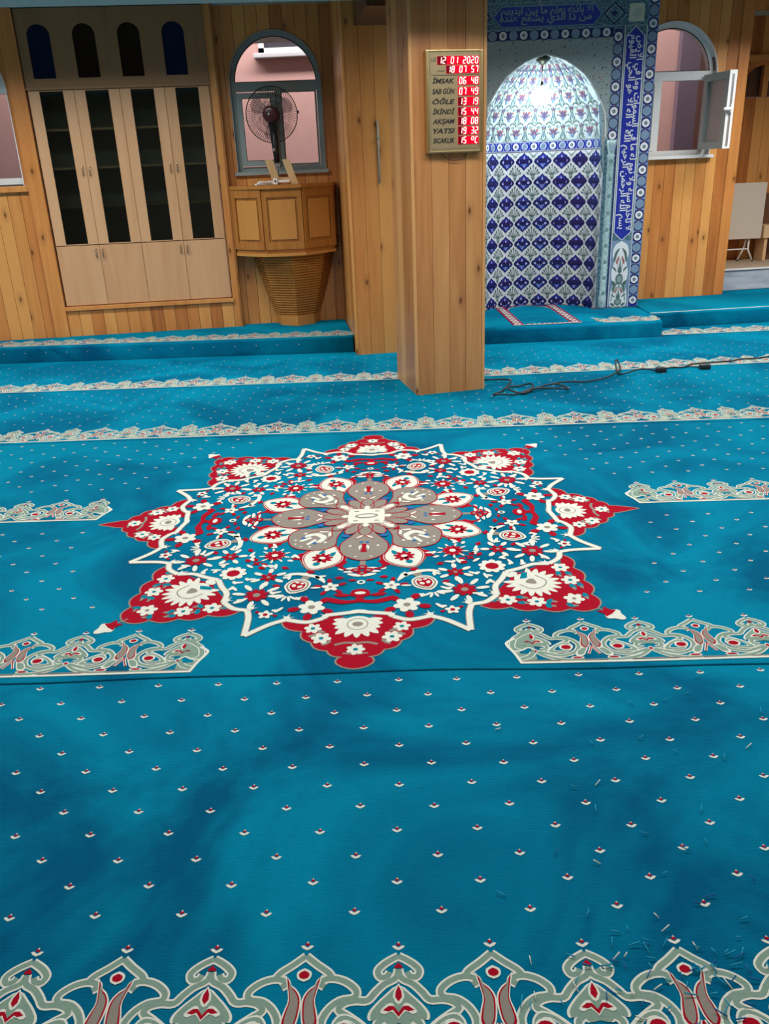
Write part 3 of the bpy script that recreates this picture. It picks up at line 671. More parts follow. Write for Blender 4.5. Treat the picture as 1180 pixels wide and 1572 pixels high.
        # taupe petals
        for a, r0, r1, hw in ((0, .10, .405, .092), (45, .13, .395, .108)):
            T = LT(q, 1, 0, a)
            e = crom([(-.012, r0), (-hw*.55, r0+.09), (-hw, r0+(r1-r0)*.55), (-hw*.85, r1-.05), (0, r1), (hw*.85, r1-.05), (hw, r0+(r1-r0)*.55), (hw*.55, r0+.09), (.012, r0)], 4)
            cen = (r0+r1)/2
            ink.poly('red', [(x*1.06, cen+(y-cen)*1.03) for x, y in e], 6 if a else 7, T); ink.poly('taupe', e, 7 if a else 8, T)
            L = 9
            if a == 0:
                for s in (-1, 1):
                    ink.poly('cream', [(s*.004, cen-.075), (s*.034, cen-.045), (s*.030, cen-.034), (s*.004, cen-.060)], L, T); ink.ribbon('red', [(s*.004, cen-.055), (s*.036, cen-.03)], .003, L, T)
                    ink.poly('cream', [(s*.006, cen+.02), (s*.022, cen+.035), (s*.018, cen+.07), (s*.010, cen+.04)], L, T); ink.disc('cream', s*.055, cen+.03, .006, .008, L, T, 6); ink.disc('cream', s*.03, r1-.03, .005, None, L, T, 6)
                    ink.disc('blue_in', s*.012, cen+.0, .008, .010, L, T, 6)
                ink.poly('red', [(-.010, cen+.015), (.010, cen+.015), (.007, cen+.05), (.013, cen+.085), (-.013, cen+.085), (-.007, cen+.05)], L+1, T)
                continue
            for s in (-1, 1):
                ink.poly('cream', crom([(0, cen-.02), (s*.03, cen-.015), (s*.05, cen+.03), (s*.03, cen+.045), (s*.022, cen+.01), (0, cen+.005)], 2, True), L, T)
                ink.poly('cream', [(s*.006, cen+.03), (s*.014, cen+.08), (s*.03, cen+.085), (s*.022, cen+.03)], L, T)
                ink.poly('cream', [(s*.004, cen-.06), (s*.034, cen-.035), (s*.03, cen-.022), (s*.004, cen-.045)], L, T)
                ink.disc('cream', s*.062, cen+.02, .006, .009, L, T, 6); ink.disc('cream', s*.045, r1-.045, .006, None, L, T, 6); ink.disc('cream', s*.018, r1-.022, .005, None, L, T, 6)
                ink.ribbon('red', [(s*.006, cen-.065), (s*.04, cen-.035), (s*.055, cen+.01)], .003, L, T)
                ink.disc('blue_in', s*.035, cen+.055, .012, .008, L, T, 6)
            ink.poly('red', [(-.010, cen-.01), (.010, cen-.01), (.006, cen+.03), (0, cen+.07), (-.006, cen+.03)] if a == 0 else [(-.02, r0+.045), (.02, r0+.045), (0, r0+.07)], L+1, T)
        # rosette leaves around the centre
        for a in (0, 22.5, 45, 67.5):
            T = LT(q, 1, 0, a); ink.poly('taupe', crom([(-.01, .05), (-.03, .10), (-.022, .17), (0, .19), (.022, .17), (.03, .10), (.01, .05)], 3), 10, T)
            ink.ribbon('red', crom([(-.01, .05), (-.03, .10), (-.022, .17), (0, .19), (.022, .17), (.03, .10), (.01, .05)], 3), .004, 11, T)
        for a in (22.5, 67.5): ink.disc('blue_in', 0, .205, .018, .014, 9, LT(q, 1, 0, a), 8)
        T = LT(q, 1, 0, 45)
        ink.poly('cream', crom([(-.008, .09), (-.018, .125), (-.012, .155), (0, .165), (.012, .155), (.018, .125), (.008, .09)], 3), 12, T)
        for s in (-1, 1): ink.ribbon('red', [(s*.004, .10), (s*.016, .14)], .003, 13, T)
        T = LT(q, 1, 0, 0); ink.poly('cream', crom([(-.008, .07), (-.013, .095), (0, .108), (.013, .095), (.008, .07)], 3), 12, T)
        for m in (1, -1):
            # white outline from the axis to the diagonal
            for seg in ([(.776, 0), (.788, 4), (.80, 7.4)], [(.822, 8.2), (.852, 11.5), (.851, 16.5)], [(.80, 7.4), (.822, 8.2)],
                        [(.851, 16.5), (.895, 19.2), (.978, 21.9)], [(.978, 21.9), (.885, 24.6), (.84, 27)],
                        [(.84, 27), (.852, 30.5), (.838, 34.5)], [(.838, 34.5), (.79, 37), (.768, 41), (.745, 45)]):
                p = crom([PT(q, m, r, a) for r, a in seg], 5); ink.ribbon('taupe', p, .024, 4); ink.ribbon('cream', p, .018, 5)
            for r, a in ((.82, 7.8), (.853, 16.5), (.836, 26.8), (.836, 34.5)):
                T = LT(q, m, r-.012, a); 
                for s in (-1, 0, 1): ink.poly('cream', [(s*.004-.005, -.002), (s*.022, -.03+abs(s)*.016), (s*.004+.005, -.002)], 5, T)
                ink.disc('cream', 0, 0, .012, None, 6, T, 8)
            flower(LT(q, m, .886, 9.4), 6, .016, .014, 'cream', 'teal_in', .008, 5, .7)
            flower(LT(q, m, .94, 6.9), 6, .018, .016, 'cream', 'teal_in', .008, 5, .7)
            for r, a, rt in ((.925, 8.6, .5), (.965, 5.6, .8), (.90, 7.6, -.4)): ink.disc('taupe', 0, 0, .020, .008, 4, LT(q, m, r, a), 8, rt)
            for r, a in ((.886, 34.9), (.957, 39.0)):
                flower(LT(q, m, r, a), 6, .018, .016, 'cream', 'teal_in', .008, 5, .7)
            for r, a in ((.93, 36.5), (.985, 41), (1.0, 39.6), (.90, 37.8), (.86, 32.5), (1.05, 42.6)):
                ink.disc('teal_in', 0, 0, .018, .011, 4, LT(q, m, r, a), 8, random.random()*3); ink.disc('taupe', .01, .012, .012, .006, 4, LT(q, m, r, a), 6, 1.0)
            # interior flowers
            T = LT(q, m, .758, 12.4); flower(T, 6, .028, .02, 'cream', 'taupe', .013, 6, .8)
            for i in range(5):
                a = 2*PI*i/5+.4; ink.disc('red', .062*math.cos(a), .062*math.sin(a), .022, .015, 5, T, 8, a)
            T = LT(q, m, .614, 10.2); flower(T, 5, .018, .015, 'cream', 'taupe', .008, 6, .7)
            for i in range(5):
                a = 2*PI*i/5; ink.disc('red', .046*math.cos(a), .046*math.sin(a), .017, .009, 5, T, 8, a)
            ink.poly('red', [(-.03, 0), (-.01, .014), (.02, .012), (.034, -.004), (.01, -.012)], 5, LT(q, m, .665, 5.2))
            ink.poly('red', [(-.03, 0), (0, .01), (.03, -.006), (0, -.006)], 5, LT(q, m, .475, 7.6)); ink.disc('cream', 0, 0, .026, .008, 5, LT(q, m, .495, 5.2), 8, .2)
            ink.disc('cream', 0, 0, .03, .010, 5, LT(q, m, .52, 3.0), 8, -.3); ink.disc('red', 0, 0, .016, .007, 5, LT(q, m, .56, 3.3), 8)
            ink.disc('cream', 0, 0, .024, .008, 5, LT(q, m, .47, 4.8), 8, .2); ink.disc('cream', 0, 0, .02, .006, 5, LT(q, m, .628, 15), 8, .3)
            # bud with lattice
            T = LT(q, m, .63, 21.2)
            bud = crom([(0, .06), (-.038, .03), (-.046, 0), (-.035, -.035), (0, -.05), (.035, -.035), (.046, 0), (.038, .03)], 3, True)
            ink.poly('cream', bud, 5, T); ink.poly('taupe', [(x*.86, y*.86) for x, y in bud], 6, T); ink.poly('cream', [(x*.72, y*.72) for x, y in bud], 7, T); ink.poly('red', [(x*.6, y*.62) for x, y in bud], 8, T)
            for s in (-1, 1): ink.disc('cream', s*.012, .006, .008, .012, 9, T, 6, s*.5); ink.disc('cream', s*.010, -.018, .009, .006, 9, T, 6)
            for s in (-1, 1): ink.poly('cream', crom([(0, -.075), (s*.04, -.07), (s*.085, -.045), (s*.07, -.075), (s*.03, -.092), (0, -.09)], 2, True), 5, T)
            ink.poly('taupe', [(-.012, -.05), (.012, -.05), (.02, -.085), (-.02, -.085)], 4, T)
            T = LT(q, m, .715, 21.5)
            for a in (-1.2, -.6, 0, .6, 1.2): ink.disc('cream', math.sin(a)*.03, math.cos(a)*.022-.01, .006, .020, 5, T, 6, -a)
            flower(LT(q, m, .842, 22), 5, .014, .013, 'cream', 'red', .009, 6, .7)
            for s in (-1, 1): ink.disc('red', s*.034, -.006, .009, .007, 5, LT(q, m, .842, 22), 6)
            # daisies
            T = LT(q, m, .744, 29.5)
            flower(T, 8, .028, .016, 'red', 'taupe', .014, 6, .7)
            for i in range(8):
                a = 2*PI*i/8+.35; ink.disc('cream', .066*math.cos(a), .066*math.sin(a), .026, .010, 5, T, 8, a)
            T = LT(q, m, .622, 33.5); flower(T, 6, .022, .012, 'red', 'taupe', .008, 6, .7)
            for i in range(6):
                a = 2*PI*i/6; ink.disc('cream', .05*math.cos(a), .05*math.sin(a), .02, .010, 5, T, 8, a)
            for r, a in ((.712, 39.2), (.668, 37.6), (.545, 37), (.56, 40), (.75, 37.4), (.79, 31), (.705, 17), (.70, 25.4), (.80, 20), (.585, 27), (.44, 36), (.545, 16)):
                T = LT(q, m, r, a); rt = random.random()*3; ink.disc('cream', 0, 0, .022, .007, 5, T, 8, rt); ink.disc('cream', .01, .008, .008, .014, 5, T, 6, rt+.5)
            for r, a in ((.56, 42), (.535, 33), (.585, 40.6), (.66, 27.5), (.545, 8.5)): ink.poly('red', [(-.018, -.004), (0, .012), (.018, 0), (.004, -.012)], 5, LT(q, m, r, a))
            ink.poly('red', [(-.02, 0), (0, .016), (.02, 0), (0, -.012)], 6, LT(q, m, .522, 21.5)); 
            # eye petals
            if m == 1 or True:
                T = LT(q, m, .405, 22.5)
                eye = crom([(0, .10), (-.045, .065), (-.072, .01), (-.06, -.04), (-.02, -.08), (0, -.10), (.02, -.08), (.06, -.04), (.072, .01), (.045, .065)], 4, True)
                ink.poly('taupe', [(x*1.30, y*1.10-.004) for x, y in eye], 2, T); ink.poly('red', [(x*1.25, y*1.07-.004) for x, y in eye], 3, T)
                ink.ribbon('cream', [(x*1.09, y*1.0) for x, y in eye], .003, 4, T, True)
                ink.poly('cream', [(x*1.0, y*.95) for x, y in eye], 5, T)
                for s in (-1, 1): ink.poly('teal_in', crom([(s*.01, -.03), (s*.022, -.06), (s*.032, -.045), (s*.03, -.02)], 2, True), 6, T)
                ink.disc('teal_in', 0, .055, .014, .016, 6, T, 8)
                T2 = LT(q, m, .41, 22.5)
                for i in range(9):
                    a = 2*PI*i/9+PI/2; ink.disc('red', .026*math.cos(a), .024*math.sin(a), .017, .009, 7, T2, 8, a)
                ink.disc('red', 0, 0, .024, None, 7, T2); ink.disc('cream', 0, 0, .013, .010, 8, T2)
                for s in (-1, 1): ink.poly('red', [(s*.07, -.02), (s*.105, .0), (s*.10, .03), (s*.112, .05), (s*.07, .045)], 3, T); ink.disc('cream', s*.108, .062, .014, .008, 4, T, 6)
                ink.disc('cream', 0, .135, .012, .008, 4, T, 6)
    T = lambda x, y: (CX+x, CY+y)
    ink.poly('teal_in', [(.115*math.cos(2*PI*k/16), .115*math.sin(2*PI*k/16)) for k in range(16)], 9, T)
    sq = [(-.07, -.05), (-.05, -.07), (.05, -.07), (.07, -.05), (.07, .05), (.05, .07), (-.05, .07), (-.07, .05)]
    ink.poly('cream', [(x*1.05, y*1.05) for x, y in sq], 13, T); ink.disc('taupe', 0, 0, .048, .024, 14, T, 14, .1); ink.disc('cream', 0, 0, .038, .014, 15, T, 12, .1)
    for s in (-1, 1):
        for t in (-1, 1): ink.disc('taupe', s*.042, t*.048, .012, .006, 14, T, 6)
def draw1(ink):
    A = 0.3586
    crown_row(ink, 1, A, A, 2.6, cl=A); AL = -0.675
    crown_row(ink, 1, AL, -2.2, AL, cr=AL)
    A2 = 1.0; crown_row(ink, 2, A2, A2, 2.9, cl=A2); B2 = -1.33; crown_row(ink, 2, B2, -2.9, B2, cr=B2)
    medallion(ink)
    def skip(x, y):
        d = math.hypot((x-CX)/.945, y-CY)
        if d < 1.16 or vis(x, y): return True
        if y < 2.32 and (x > 0.2 or x < -0.55): return True
        if 3.05 < y < 3.44 and (x > 0.87 or x < -1.22): return True
        return abs(x-CX) < 0.62
    sprigs(ink, A+U/2, 2.10, 4.2, -2.9, 2.9, skip, 0.6)
carpet_strip(0, 'nearest turquoise carpet strip, dotted with small sprigs above a large scrolled crown border', draw0, -2.0, 2.0, ymin=0.3, cover=1)
carpet_strip(1, 'turquoise carpet section holding the large red and white eight-lobed medallion', draw1, cover=3)
carpet_strip(3, 'turquoise carpet strip just beyond the medallion, under the foot of the boarded pillar', draw3)
carpet_strip(4, 'turquoise carpet strip running behind the boarded pillar up to the carpeted steps', draw4, top=lambda x: (6.40-(x+3.6)*.0122-.003) if x < -.36 else (6.30 if x < .40 else (6.47+(x-.6)*.04-.003 if x < 2.05 else seam(5, x)-.001)))
carpet_strip(5, 'short turquoise carpet strip farthest back, in front of the right-hand step', draw5, 2.055, 4.9, top=lambda x: 6.855+(x-2.045)*.1228)

# ------------------------------------------------------------------ carpeted steps
def step_block(P, z, label, draw=None, rad=0.02, face=None):
    """P: plan outline in world metres, first edge P[0]->P[1] is the rounded front"""
    mb = MB(); c = mb.mi('carpet'); n = len(P); A, B = Vector(P[0]), Vector(P[1]); d = (B-A).normalized(); nn = Vector((-d.y, d.x)); L = (B-A).length
    prof = [(0, -0.001), (0, z-rad)]+[(rad-rad*math.cos(a), z-rad+rad*math.sin(a)) for a in (PI/8, PI/4, 3*PI/8, PI/2)]
    a = [mb.bm.verts.new((*(A+nn*o), h)) for o, h in prof]; b_ = [mb.bm.verts.new((*(B+nn*o), h)) for o, h in prof]
    for i in range(len(prof)-1): mb.face([a[i], b_[i], b_[i+1], a[i+1]], c, True)
    top = [a[-1], b_[-1]]+[mb.bm.verts.new((*p, z)) for p in P[2:]]; bot = [mb.bm.verts.new((*p, -.001)) for p in P[2:]]
    tri = tessellate_polygon([[Vector((v.co.x, v.co.y, 0)) for v in top]])
    for t in tri:
        q = [top[k] for k in t]; ar = (q[1].co-q[0].co).cross(q[2].co-q[0].co).z
        if abs(ar) > 1e-9: mb.face(q if ar > 0 else q[::-1], c)
    m = len(bot)
    mb.face([b_[0], bot[0], top[2]]+b_[:0:-1], c)
    for i in range(m-1): mb.face([bot[i], bot[i+1], top[i+3], top[i+2]], c)
    mb.face([bot[-1], a[0]]+a[1:]+[top[-1]], c)
    W_ = lambda x, y: A+d*x+nn*y
    if draw: draw(Ink(mb, lambda x, y, h: (*W_(x, y), z+h), 0.0006, 0.0004), L)
    if face: face(Ink(mb, lambda x, zz, h: (*W_(x, -h), zz), 0.0006, 0.0004), L)
    return tag(mb.build('carpeted_step', fix=False), label, 'step')
def fp(F, x, y): v = F @ Vector((x, y, 0)); return (v.x, v.y)
def d_left(ink, L):
    global ROWS
    sv = ROWS; ROWS = [(0.02, 0)]; crown_row(ink, 0, 0.1, 0.1, L-.12); ROWS = sv
def f_left(ink, L):
    for i in range(22): sprig(ink, 0.15+i*U, 0.07, 0.35)
pj = fp(FQ, -.008, .16); pk = fp(FQ, -.008, .93)
step_block([(-4.4, 6.415), (pj[0], 6.365), pk, fp(FR, .87, -.004), fp(FR, .035, -.004), fp(FL, 1.965, -.006), fp(FL, -1.14, -.006)], PZ, 'low turquoise carpeted step with a cream crown border, below the bookcase', d_left, face=f_left)
def d_mih(ink, L):
    global ROWS
    sv = ROWS; ROWS = [(0.015, 0)]; crown_row(ink, 0, 1.30, L-.42, L-.04); ROWS = sv
ne = [fp(FM, .575-.47*math.cos(PI*k/14), .36*math.sin(PI*k/14)) for k in range(15)]
step_block([(.42, 6.468), (2.04, 6.533), fp(FM, 1.412, -.004), fp(FM, 1.046, -.004)]+ne[::-1]+[fp(FM, .1, -.004), fp(FM, -.15, -.004)], PZ, 'turquoise carpeted step jutting out in front of the tiled prayer niche', d_mih, 0.03)
def d_r(ink, L): ink.ribbon('cream', [(0.0, 0.03), (1.2, 0.03), (L, 0.03)], 0.018, 0)
step_block([(2.046, 6.862), (4.95, 7.218), fp(frame_mat(2.965, 7.95, 0, 8), 1.99, -.014), fp(frame_mat(2.965, 7.95, 0, 8), -.01, -.014), fp(FW, .945, -.014), fp(FW, .04, -.004), (2.046, 7.24)], PZ, 'turquoise carpeted step with a thin cream edge line, below the open window', d_r)

# ------------------------------------------------------------------ stone ledge at far right
e = empty('stone_ledge', frame_mat(2.965, 7.95, 0, 8), 'grey marble faced ledge with beige carpet on top, under the folding table', 'ledge')
b = MB(); b.box(-0.01, 2.0, 0.0, 0.03, PZ+.001, 0.30, 'marble'); b.build('riser', e)
b = MB(); b.box(-0.01, 2.0, -0.012, 0.03, 0.301, 0.312, 'whitepaint'); b.build('nosing', e)
b = MB(); b.box(-0.01, 2.0, 0.031, 0.70, PZ+.001, 0.308, 'mat'); b.build('carpet_top', e)

# ------------------------------------------------------------------ pillars
def pillar_faces(b, w_, d_, z1, bw, mat, t=0.014, rr=None):
    rr = rr or random.Random(3)
    b.box(t, w_-t, t, d_-t, 0, z1, mat)
    def side(L, place, n):
        for i in range(n):
            b.rnd = rr.random(); place(i*L/n+.001, (i+1)*L/n-.001)
    side(w_-2*t, lambda a, c: b.box(t+a, t+c, 0, t, 0, z1, mat), bw[0]); side(w_-2*t, lambda a, c: b.box(t+a, t+c, d_-t, d_, 0, z1, mat), bw[0])
    side(d_-2*t, lambda a, c: b.box(0, t, t+a, t+c, 0, z1, mat), bw[1]); side(d_-2*t, lambda a, c: b.box(w_-t, w_, t+a, t+c, 0, z1, mat), bw[1])
e = empty('boarded_pillar', FP, 'square pillar clad in knotty pine boards carrying the prayer time clock', 'pillar')
b = MB(); pillar_faces(b, 0.43, 0.50, 2.745, (4, 4), 'pillar_wood'); b.build('cladding', e, Matrix.Identity(4))
b = MB(); b.rnd = 0.95
for x, y in ((-.004, -.004), (0.417, -.004)): b.box(x, x+.018, y, y+.018, 0.001, 2.74, 'pillar_wood', None, .003)
b.build('corner_bead', e)
e = empty('boarded_pier', FQ, 'wood-boarded pier standing behind the main pillar, at the end of the low step', 'pillar')
b = MB(); pillar_faces(b, 0.72, 0.93, CZ-.002, (7, 8), 'pine', rr=random.Random(11)); b.build('cladding', e)
b = MB(); b.rnd = 0.95; b.box(-.004, .014, -.004, .014, 0.001, CZ-.003, 'pine', None, .003); b.build('corner_bead', e)
b = MB(); b.rnd = .1; b.box(0.09, 0.33, -0.7, -0.002, 2.17, CZ-.002, 'darkwood'); b.build('ceiling_beam', mat=FQ)
tag(bpy.data.objects['ceiling_beam'], 'dark boxed beam under the ceiling between the pier and the main pillar', 'beam')
b = MB(); b.tube([(0.222, -.007, 1.20), (0.222, -.007, 1.60)], .0055, 'pvc', 8); b.box(.214, .230, -.016, -.001, 1.48, 1.50, 'pvc', None, .002)
tag(b.build('conduit_pipe', mat=FQ), 'thin grey conduit pipe fixed upright on the rear pier', 'pipe')

# ------------------------------------------------------------------ prayer time clock
e = empty('prayer_time_clock', FP @ Matrix.Translation((0, -0.05, 0)), 'gold-faced digital prayer time board with red displays hung on the pillar', 'clock')
b = MB(); b.box(0.088, 0.386, 0.006, 0.048, 1.372, 1.852, 'black'); b.build('housing', e)
b = MB()
b.box(0.078, 0.092, -0.004, 0.046, 1.362, 1.862, 'brass', None, .003); b.box(0.381, 0.395, -0.004, 0.046, 1.362, 1.862, 'brass', None, .003)
b.box(0.092, 0.381, -0.002, 0.046, 1.362, 1.372, 'brass', None, .002); b.box(0.092, 0.381, -0.002, 0.046, 1.853, 1.862, 'brass', None, .002); b.build('frame', e)
b = MB(); b.box(0.092, 0.381, 0.002, 0.006, 1.372, 1.853, 'goldface')
ink = Ink(b, lambda x, z, h: (x, 0.002-h, z), 0.0006, 0.0004)
for a in ([(0.10, 1.385), (0.373, 1.385), (0.373, 1.845), (0.10, 1.845)],): ink.ribbon('ink', a, .0012, 0, closed=True)
ink.ribbon('ink', [(0.115, 1.743), (0.372, 1.743)], .003, 0); ink.ribbon('brass', crom([(0.102, 1.76), (.105, 1.747), (0.118, 1.738)], 3), .004, 1)
rows = [('İMSAK', '06 48'), ('SAB GÜN', '07 49'), ('ÖĞLE', '13 19'), ('İKİNDİ', '15 44'), ('AKŞAM', '18 08'), ('YATSI', '19 32'), ('SICAKLIK', '15 °C')]
zr = [1.716, 1.665, 1.616, 1.567, 1.520, 1.472, 1.424]
for (t_, d_), z in zip(rows, zr): ink.text('ink', t_, 0.111, z-.0125-(.006 if 'Ş' in t_ else 0), .03, 1, fit=0.126, shear=.25, bold=.035, hfit=.026 if t_ in ('YATSI', 'SICAKLIK') else .032)
ink.text('ink', 'الله'[::-1] if False else '\uFEEA\uFEE0\uFEDF\uFE8D', 0.106, 1.806, .03, 1, fit=.028); ink.text('ink', '\uFEAA\uFEE4\uFEA4\uFEE3', 0.140, 1.760, .02, 1, fit=.04)
for i in range(16): ink.ribbon('ink', [(0.105+i*.0165, 1.379), (0.115+i*.0165, 1.379)], .0016, 0)
b.build('face_panel', e, fix=False)
SEG = {'0': 'abcdef', '1': 'bc', '2': 'abged', '3': 'abgcd', '4': 'fgbc', '5': 'afgcd', '6': 'afgedc', '7': 'abc', '8': 'abcdefg', '9': 'abcdfg', '°': 'abfg', 'C': 'adef', ' ': ''}
def digit(ink, ch, x, z, w_, h, t=.0042):
    sh = lambda px, pz: (x+px+pz*.12, z+pz)
    W_, H, g = w_, h, .0008
    S = dict(a=((0, H), (W_, H)), d=((0, 0), (W_, 0)), g=((0, H/2), (W_, H/2)), f=((0, H/2), (0, H)), b=((W_, H/2), (W_, H)), e=((0, 0), (0, H/2)), c=((W_, 0), (W_, H/2)))
    for s in SEG[ch]:
        (x0, z0), (x1, z1) = S[s]; dx, dz = (x1-x0), (z1-z0); L = math.hypot(dx, dz); dx, dz = dx/L*g, dz/L*g
        ink.ribbon('ledon', [sh(x0+dx, z0+dz), sh(x1-dx, z1-dz)], t, 2)
def display(body, x0, x1, zc, h, dim=0.0):
    b = MB(); b.box(x0, x1, -0.002, 0.003, zc-h/2, zc+h/2, 'ledred')
    ink = Ink(b, lambda x, z, hh: (x, -0.002-hh, z), 0.0004, 0.0004); n = len(body)
    if dim: ink.poly('leddark', [(x0, zc-h/2), (x0+(x1-x0)*dim, zc-h/2), (x0+(x1-x0)*dim, zc+h/2), (x0, zc+h/2)], 0)
    pw = (x1-x0-.006)/n
    for i, ch in enumerate(body):
        if ch != ' ': digit(ink, ch, x0+.004+i*pw+pw*.12, zc-h*.38, pw*.58, h*.76)
    b.build('display', e, fix=False)
display('12 01 2020', 0.141, 0.373, 1.813, .039, .22); display('18 07 57', 0.190, 0.373, 1.770, .037, .2)
for (t_, d_), z in zip(rows, zr): display(d_, 0.255, 0.373, z, .040, .25 if d_[0] == '1' else 0)
b = MB(); b.tube(crom([(0.165, 0.03, 1.365), (0.18, 0.03, 1.345), (0.22, 0.03, 1.325), (0.28, 0.03, 1.325), (0.305, 0.03, 1.34), (0.315, 0.03, 1.365)], 5), .002, 'cable', 6); b.build('wire', e)

# ------------------------------------------------------------------ bookcase
e = empty('bookcase', FL @ Matrix.Translation((0, -0.004, 0)), 'tall built-in beech bookcase with four smoked glass doors and four lower cupboard doors', 'bookcase')
D = 0.30; c0, c1 = 0.562, 1.880
b = MB()
b.box(c0-.006, c0+.012, 0.018, D, 0.362, 2.45, 'beech'); b.box(c1-.012, c1+.006, 0.018, D, 0.362, 2.45, 'beech'); b.box(c0, c1, 0.018, D, 0.358, 0.375, 'beech'); b.box(c0, c1, 0.02, D, 0.805, 0.822, 'beech')
b.box(1.213, 1.229, 0.03, D, 0.375, 1.925, 'beech'); b.box(c0, c1, D-.01, D, 0.36, 2.45, 'dark_int'); b.box(c0, c1, 0.02, D, 1.925, 1.94, 'beech'); b.build('carcass', e)
b = MB()
for z in (1.10, 1.38, 1.65): b.box(c0+.013, 1.212, 0.05, D-.02, z, z+.016, 'beech'); b.box(1.23, c1-.013, 0.05, D-.02, z, z+.016, 'beech')
b.build('shelf', e)
dw = (c1-c0)/4
def handle(u, z, d):
    b = MB()
    for s in (-1, 1): b.tube([(u, 0.0, z+s*.028), (u, -.018, z+s*.026)], .003, 'steel', 6)
    b.tube(crom([(u, -.014, z+.036), (u-.004, -.02, z+.02), (u+.004, -.022, z), (u-.003, -.02, z-.02), (u, -.014, z-.036)], 4), .0042, 'steel', 6)
    return b.build('handle', d)
for i in range(4):
    a = c0+i*dw+.0015; z = a+dw-.003; st = (dw-.003-.170)/2; gz0, gz1 = 0.828, 1.922
    b = MB(); b.rnd = random.random()
    b.box(a, a+st, 0, .018, gz0, gz1, 'beech', None, .0015); b.box(z-st, z, 0, .018, gz0, gz1, 'beech', None, .0015)
    b.box(a+st, z-st, .002, .018, gz0, gz0+.006, 'beech'); b.box(a+st, z-st, .002, .018, gz1-.006, gz1, 'beech')
    d = b.build('glass_door', e)
    b = MB(); b.box(a+st, z-st, .008, .012, gz0+.006, gz1-.006, 'smoke'); b.build('pane', d)
    hu = z-.024 if i % 2 == 0 else a+.024; handle(hu, 1.367, d)
    b = MB(); b.rnd = random.random(); b.box(a, z, 0, .018, 0.364, 0.822, 'beech', None, .0015); d = b.build('cupboard_door', e); handle(hu, 0.764, d)
holes = [(0.625+.3185*i, 0.785+.3185*i, 2.0, arch_top(0.705+.3185*i, 2.275, .081, .075)) for i in range(4)]
b = MB()
for c in arch_cells(c0-.005, c1+.01, 1.932, 2.45, holes): b.prism(c, -0.006, 0.018, 'beech_shaded')
b.box(c0-.01, c1+.015, -.014, .0, 1.925, 1.945, 'beech_shaded', None, .003); b.build('arcaded_top_panel', e)
for i, (a, z, s_, t_) in enumerate(holes):
    b = MB(); n = 12; s = s_; b.prism([(a, s), (z, s)]+[(z-(z-a)*k/n, t_(z-(z-a)*k/n)) for k in range(n+1)], 0.006, 0.012, 'bluepane' if i in (0, 3) else 'brownpane')
    o = b.build('arched_pane', e); o['label'] = 'dark blue arched pane' if i in (0, 3) else 'dark brown arched pane'

# ------------------------------------------------------------------ preaching chair
FC = FR @ Matrix.Translation((0.445, 0, 0))
e = empty('preaching_chair', FC, 'varnished wooden preaching balcony with panelled front and ribbed bowl below', 'pulpit')
def plan(hw, d): return [(-hw, 0.0), (-hw*.74, -d*.66), (0, -d), (hw*.74, -d*.66), (hw, 0.0)]
def ringslab(b, hw, d, z0, z1, mat='oiled', yb=0.0):
    pts = plan(hw, d); b.prism([(x, y+yb) for x, y in pts], z0, z1, mat, 'xy')
hw, dp = 0.415, 0.44
def plan5(w_, d): return [(-w_, 0.0), (-w_*.93, -d*.52), (-w_*.36, -d), (w_*.36, -d), (w_*.93, -d*.52), (w_, 0.0)]
b = MB(); b.prism([(x, y-.001) for x, y in plan5(hw, dp)], 0.722, 0.745, 'oiled', 'xy'); b.build('floor_slab', e)
b = MB(); P = plan5(hw, dp); t = .028
for (A, B_) in zip(P, P[1:]):
    A, B_ = Vector((*A, 0)), Vector((*B_, 0)); d = B_-A; L = d.length; ang = math.atan2(d.y, d.x)
    X = Matrix.Translation((A.x, A.y-.001, 0)) @ Matrix.Rotation(ang, 4, 'Z')
    b.box(0, L, 0, t*.6, 0.746, 1.185, 'oiled', X)
    b.rnd = .3; b.box(0, L, -.014, 0, 0.746, 0.80, 'oiled', X, .003); b.box(0, L, -.014, 0, 1.125, 1.185, 'oiled', X, .003)
    b.box(0, .035, -.014, 0, .80, 1.125, 'oiled', X, .003); b.box(L-.035, L, -.014, 0, .80, 1.125, 'oiled', X, .003)
    b.rnd = .9; b.box(.05, L-.05, -.012, 0, .82, 1.105, 'oiled', X, .008); b.rnd = .5
b.build('panelled_parapet', e)
b = MB(); b.rnd = .4; b.prism(plan5(hw+.012, dp+.03), 1.186, 1.212, 'oiled', 'xy'); b.build('top_rail', e)
b = MB(); b.rnd = .9; b.prism(plan5(hw+.008, dp+.022), 0.698, 0.721, 'oiled', 'xy'); b.build('lower_rail', e)
b = MB(); n = 24
def ring_(h_, d_, z): return [b.bm.verts.new((x+.045, y-.001, z)) for x, y in plan(h_, d_)]
m_ = b.mi('oiled'); b.rnd = .6; prev = None
for i in range(n):
    f = i/n; z1 = 0.697-i*.0205; h_ = .335-.145*f**1.25; d_ = .40-.19*f**1.2
    for dz, ins in ((0, .012), (.003, .004), (.008, 0), (.013, .002), (.017, .009), (.0205, .013)):
        r_ = ring_(h_-ins, d_-ins*1.1, z1-dz)
        if prev:
            for k in range(len(r_)-1): b.face([prev[k], prev[k+1], r_[k+1], r_[k]], m_)
        prev = r_
b.build('ribbed_bowl', e)
b = MB(); b.rnd = .9; b.prism([(x+.045, y-.001) for x, y in plan(.185, .225)], PZ+.001, PZ+.085, 'oiled', 'xy'); b.build('foot', e)

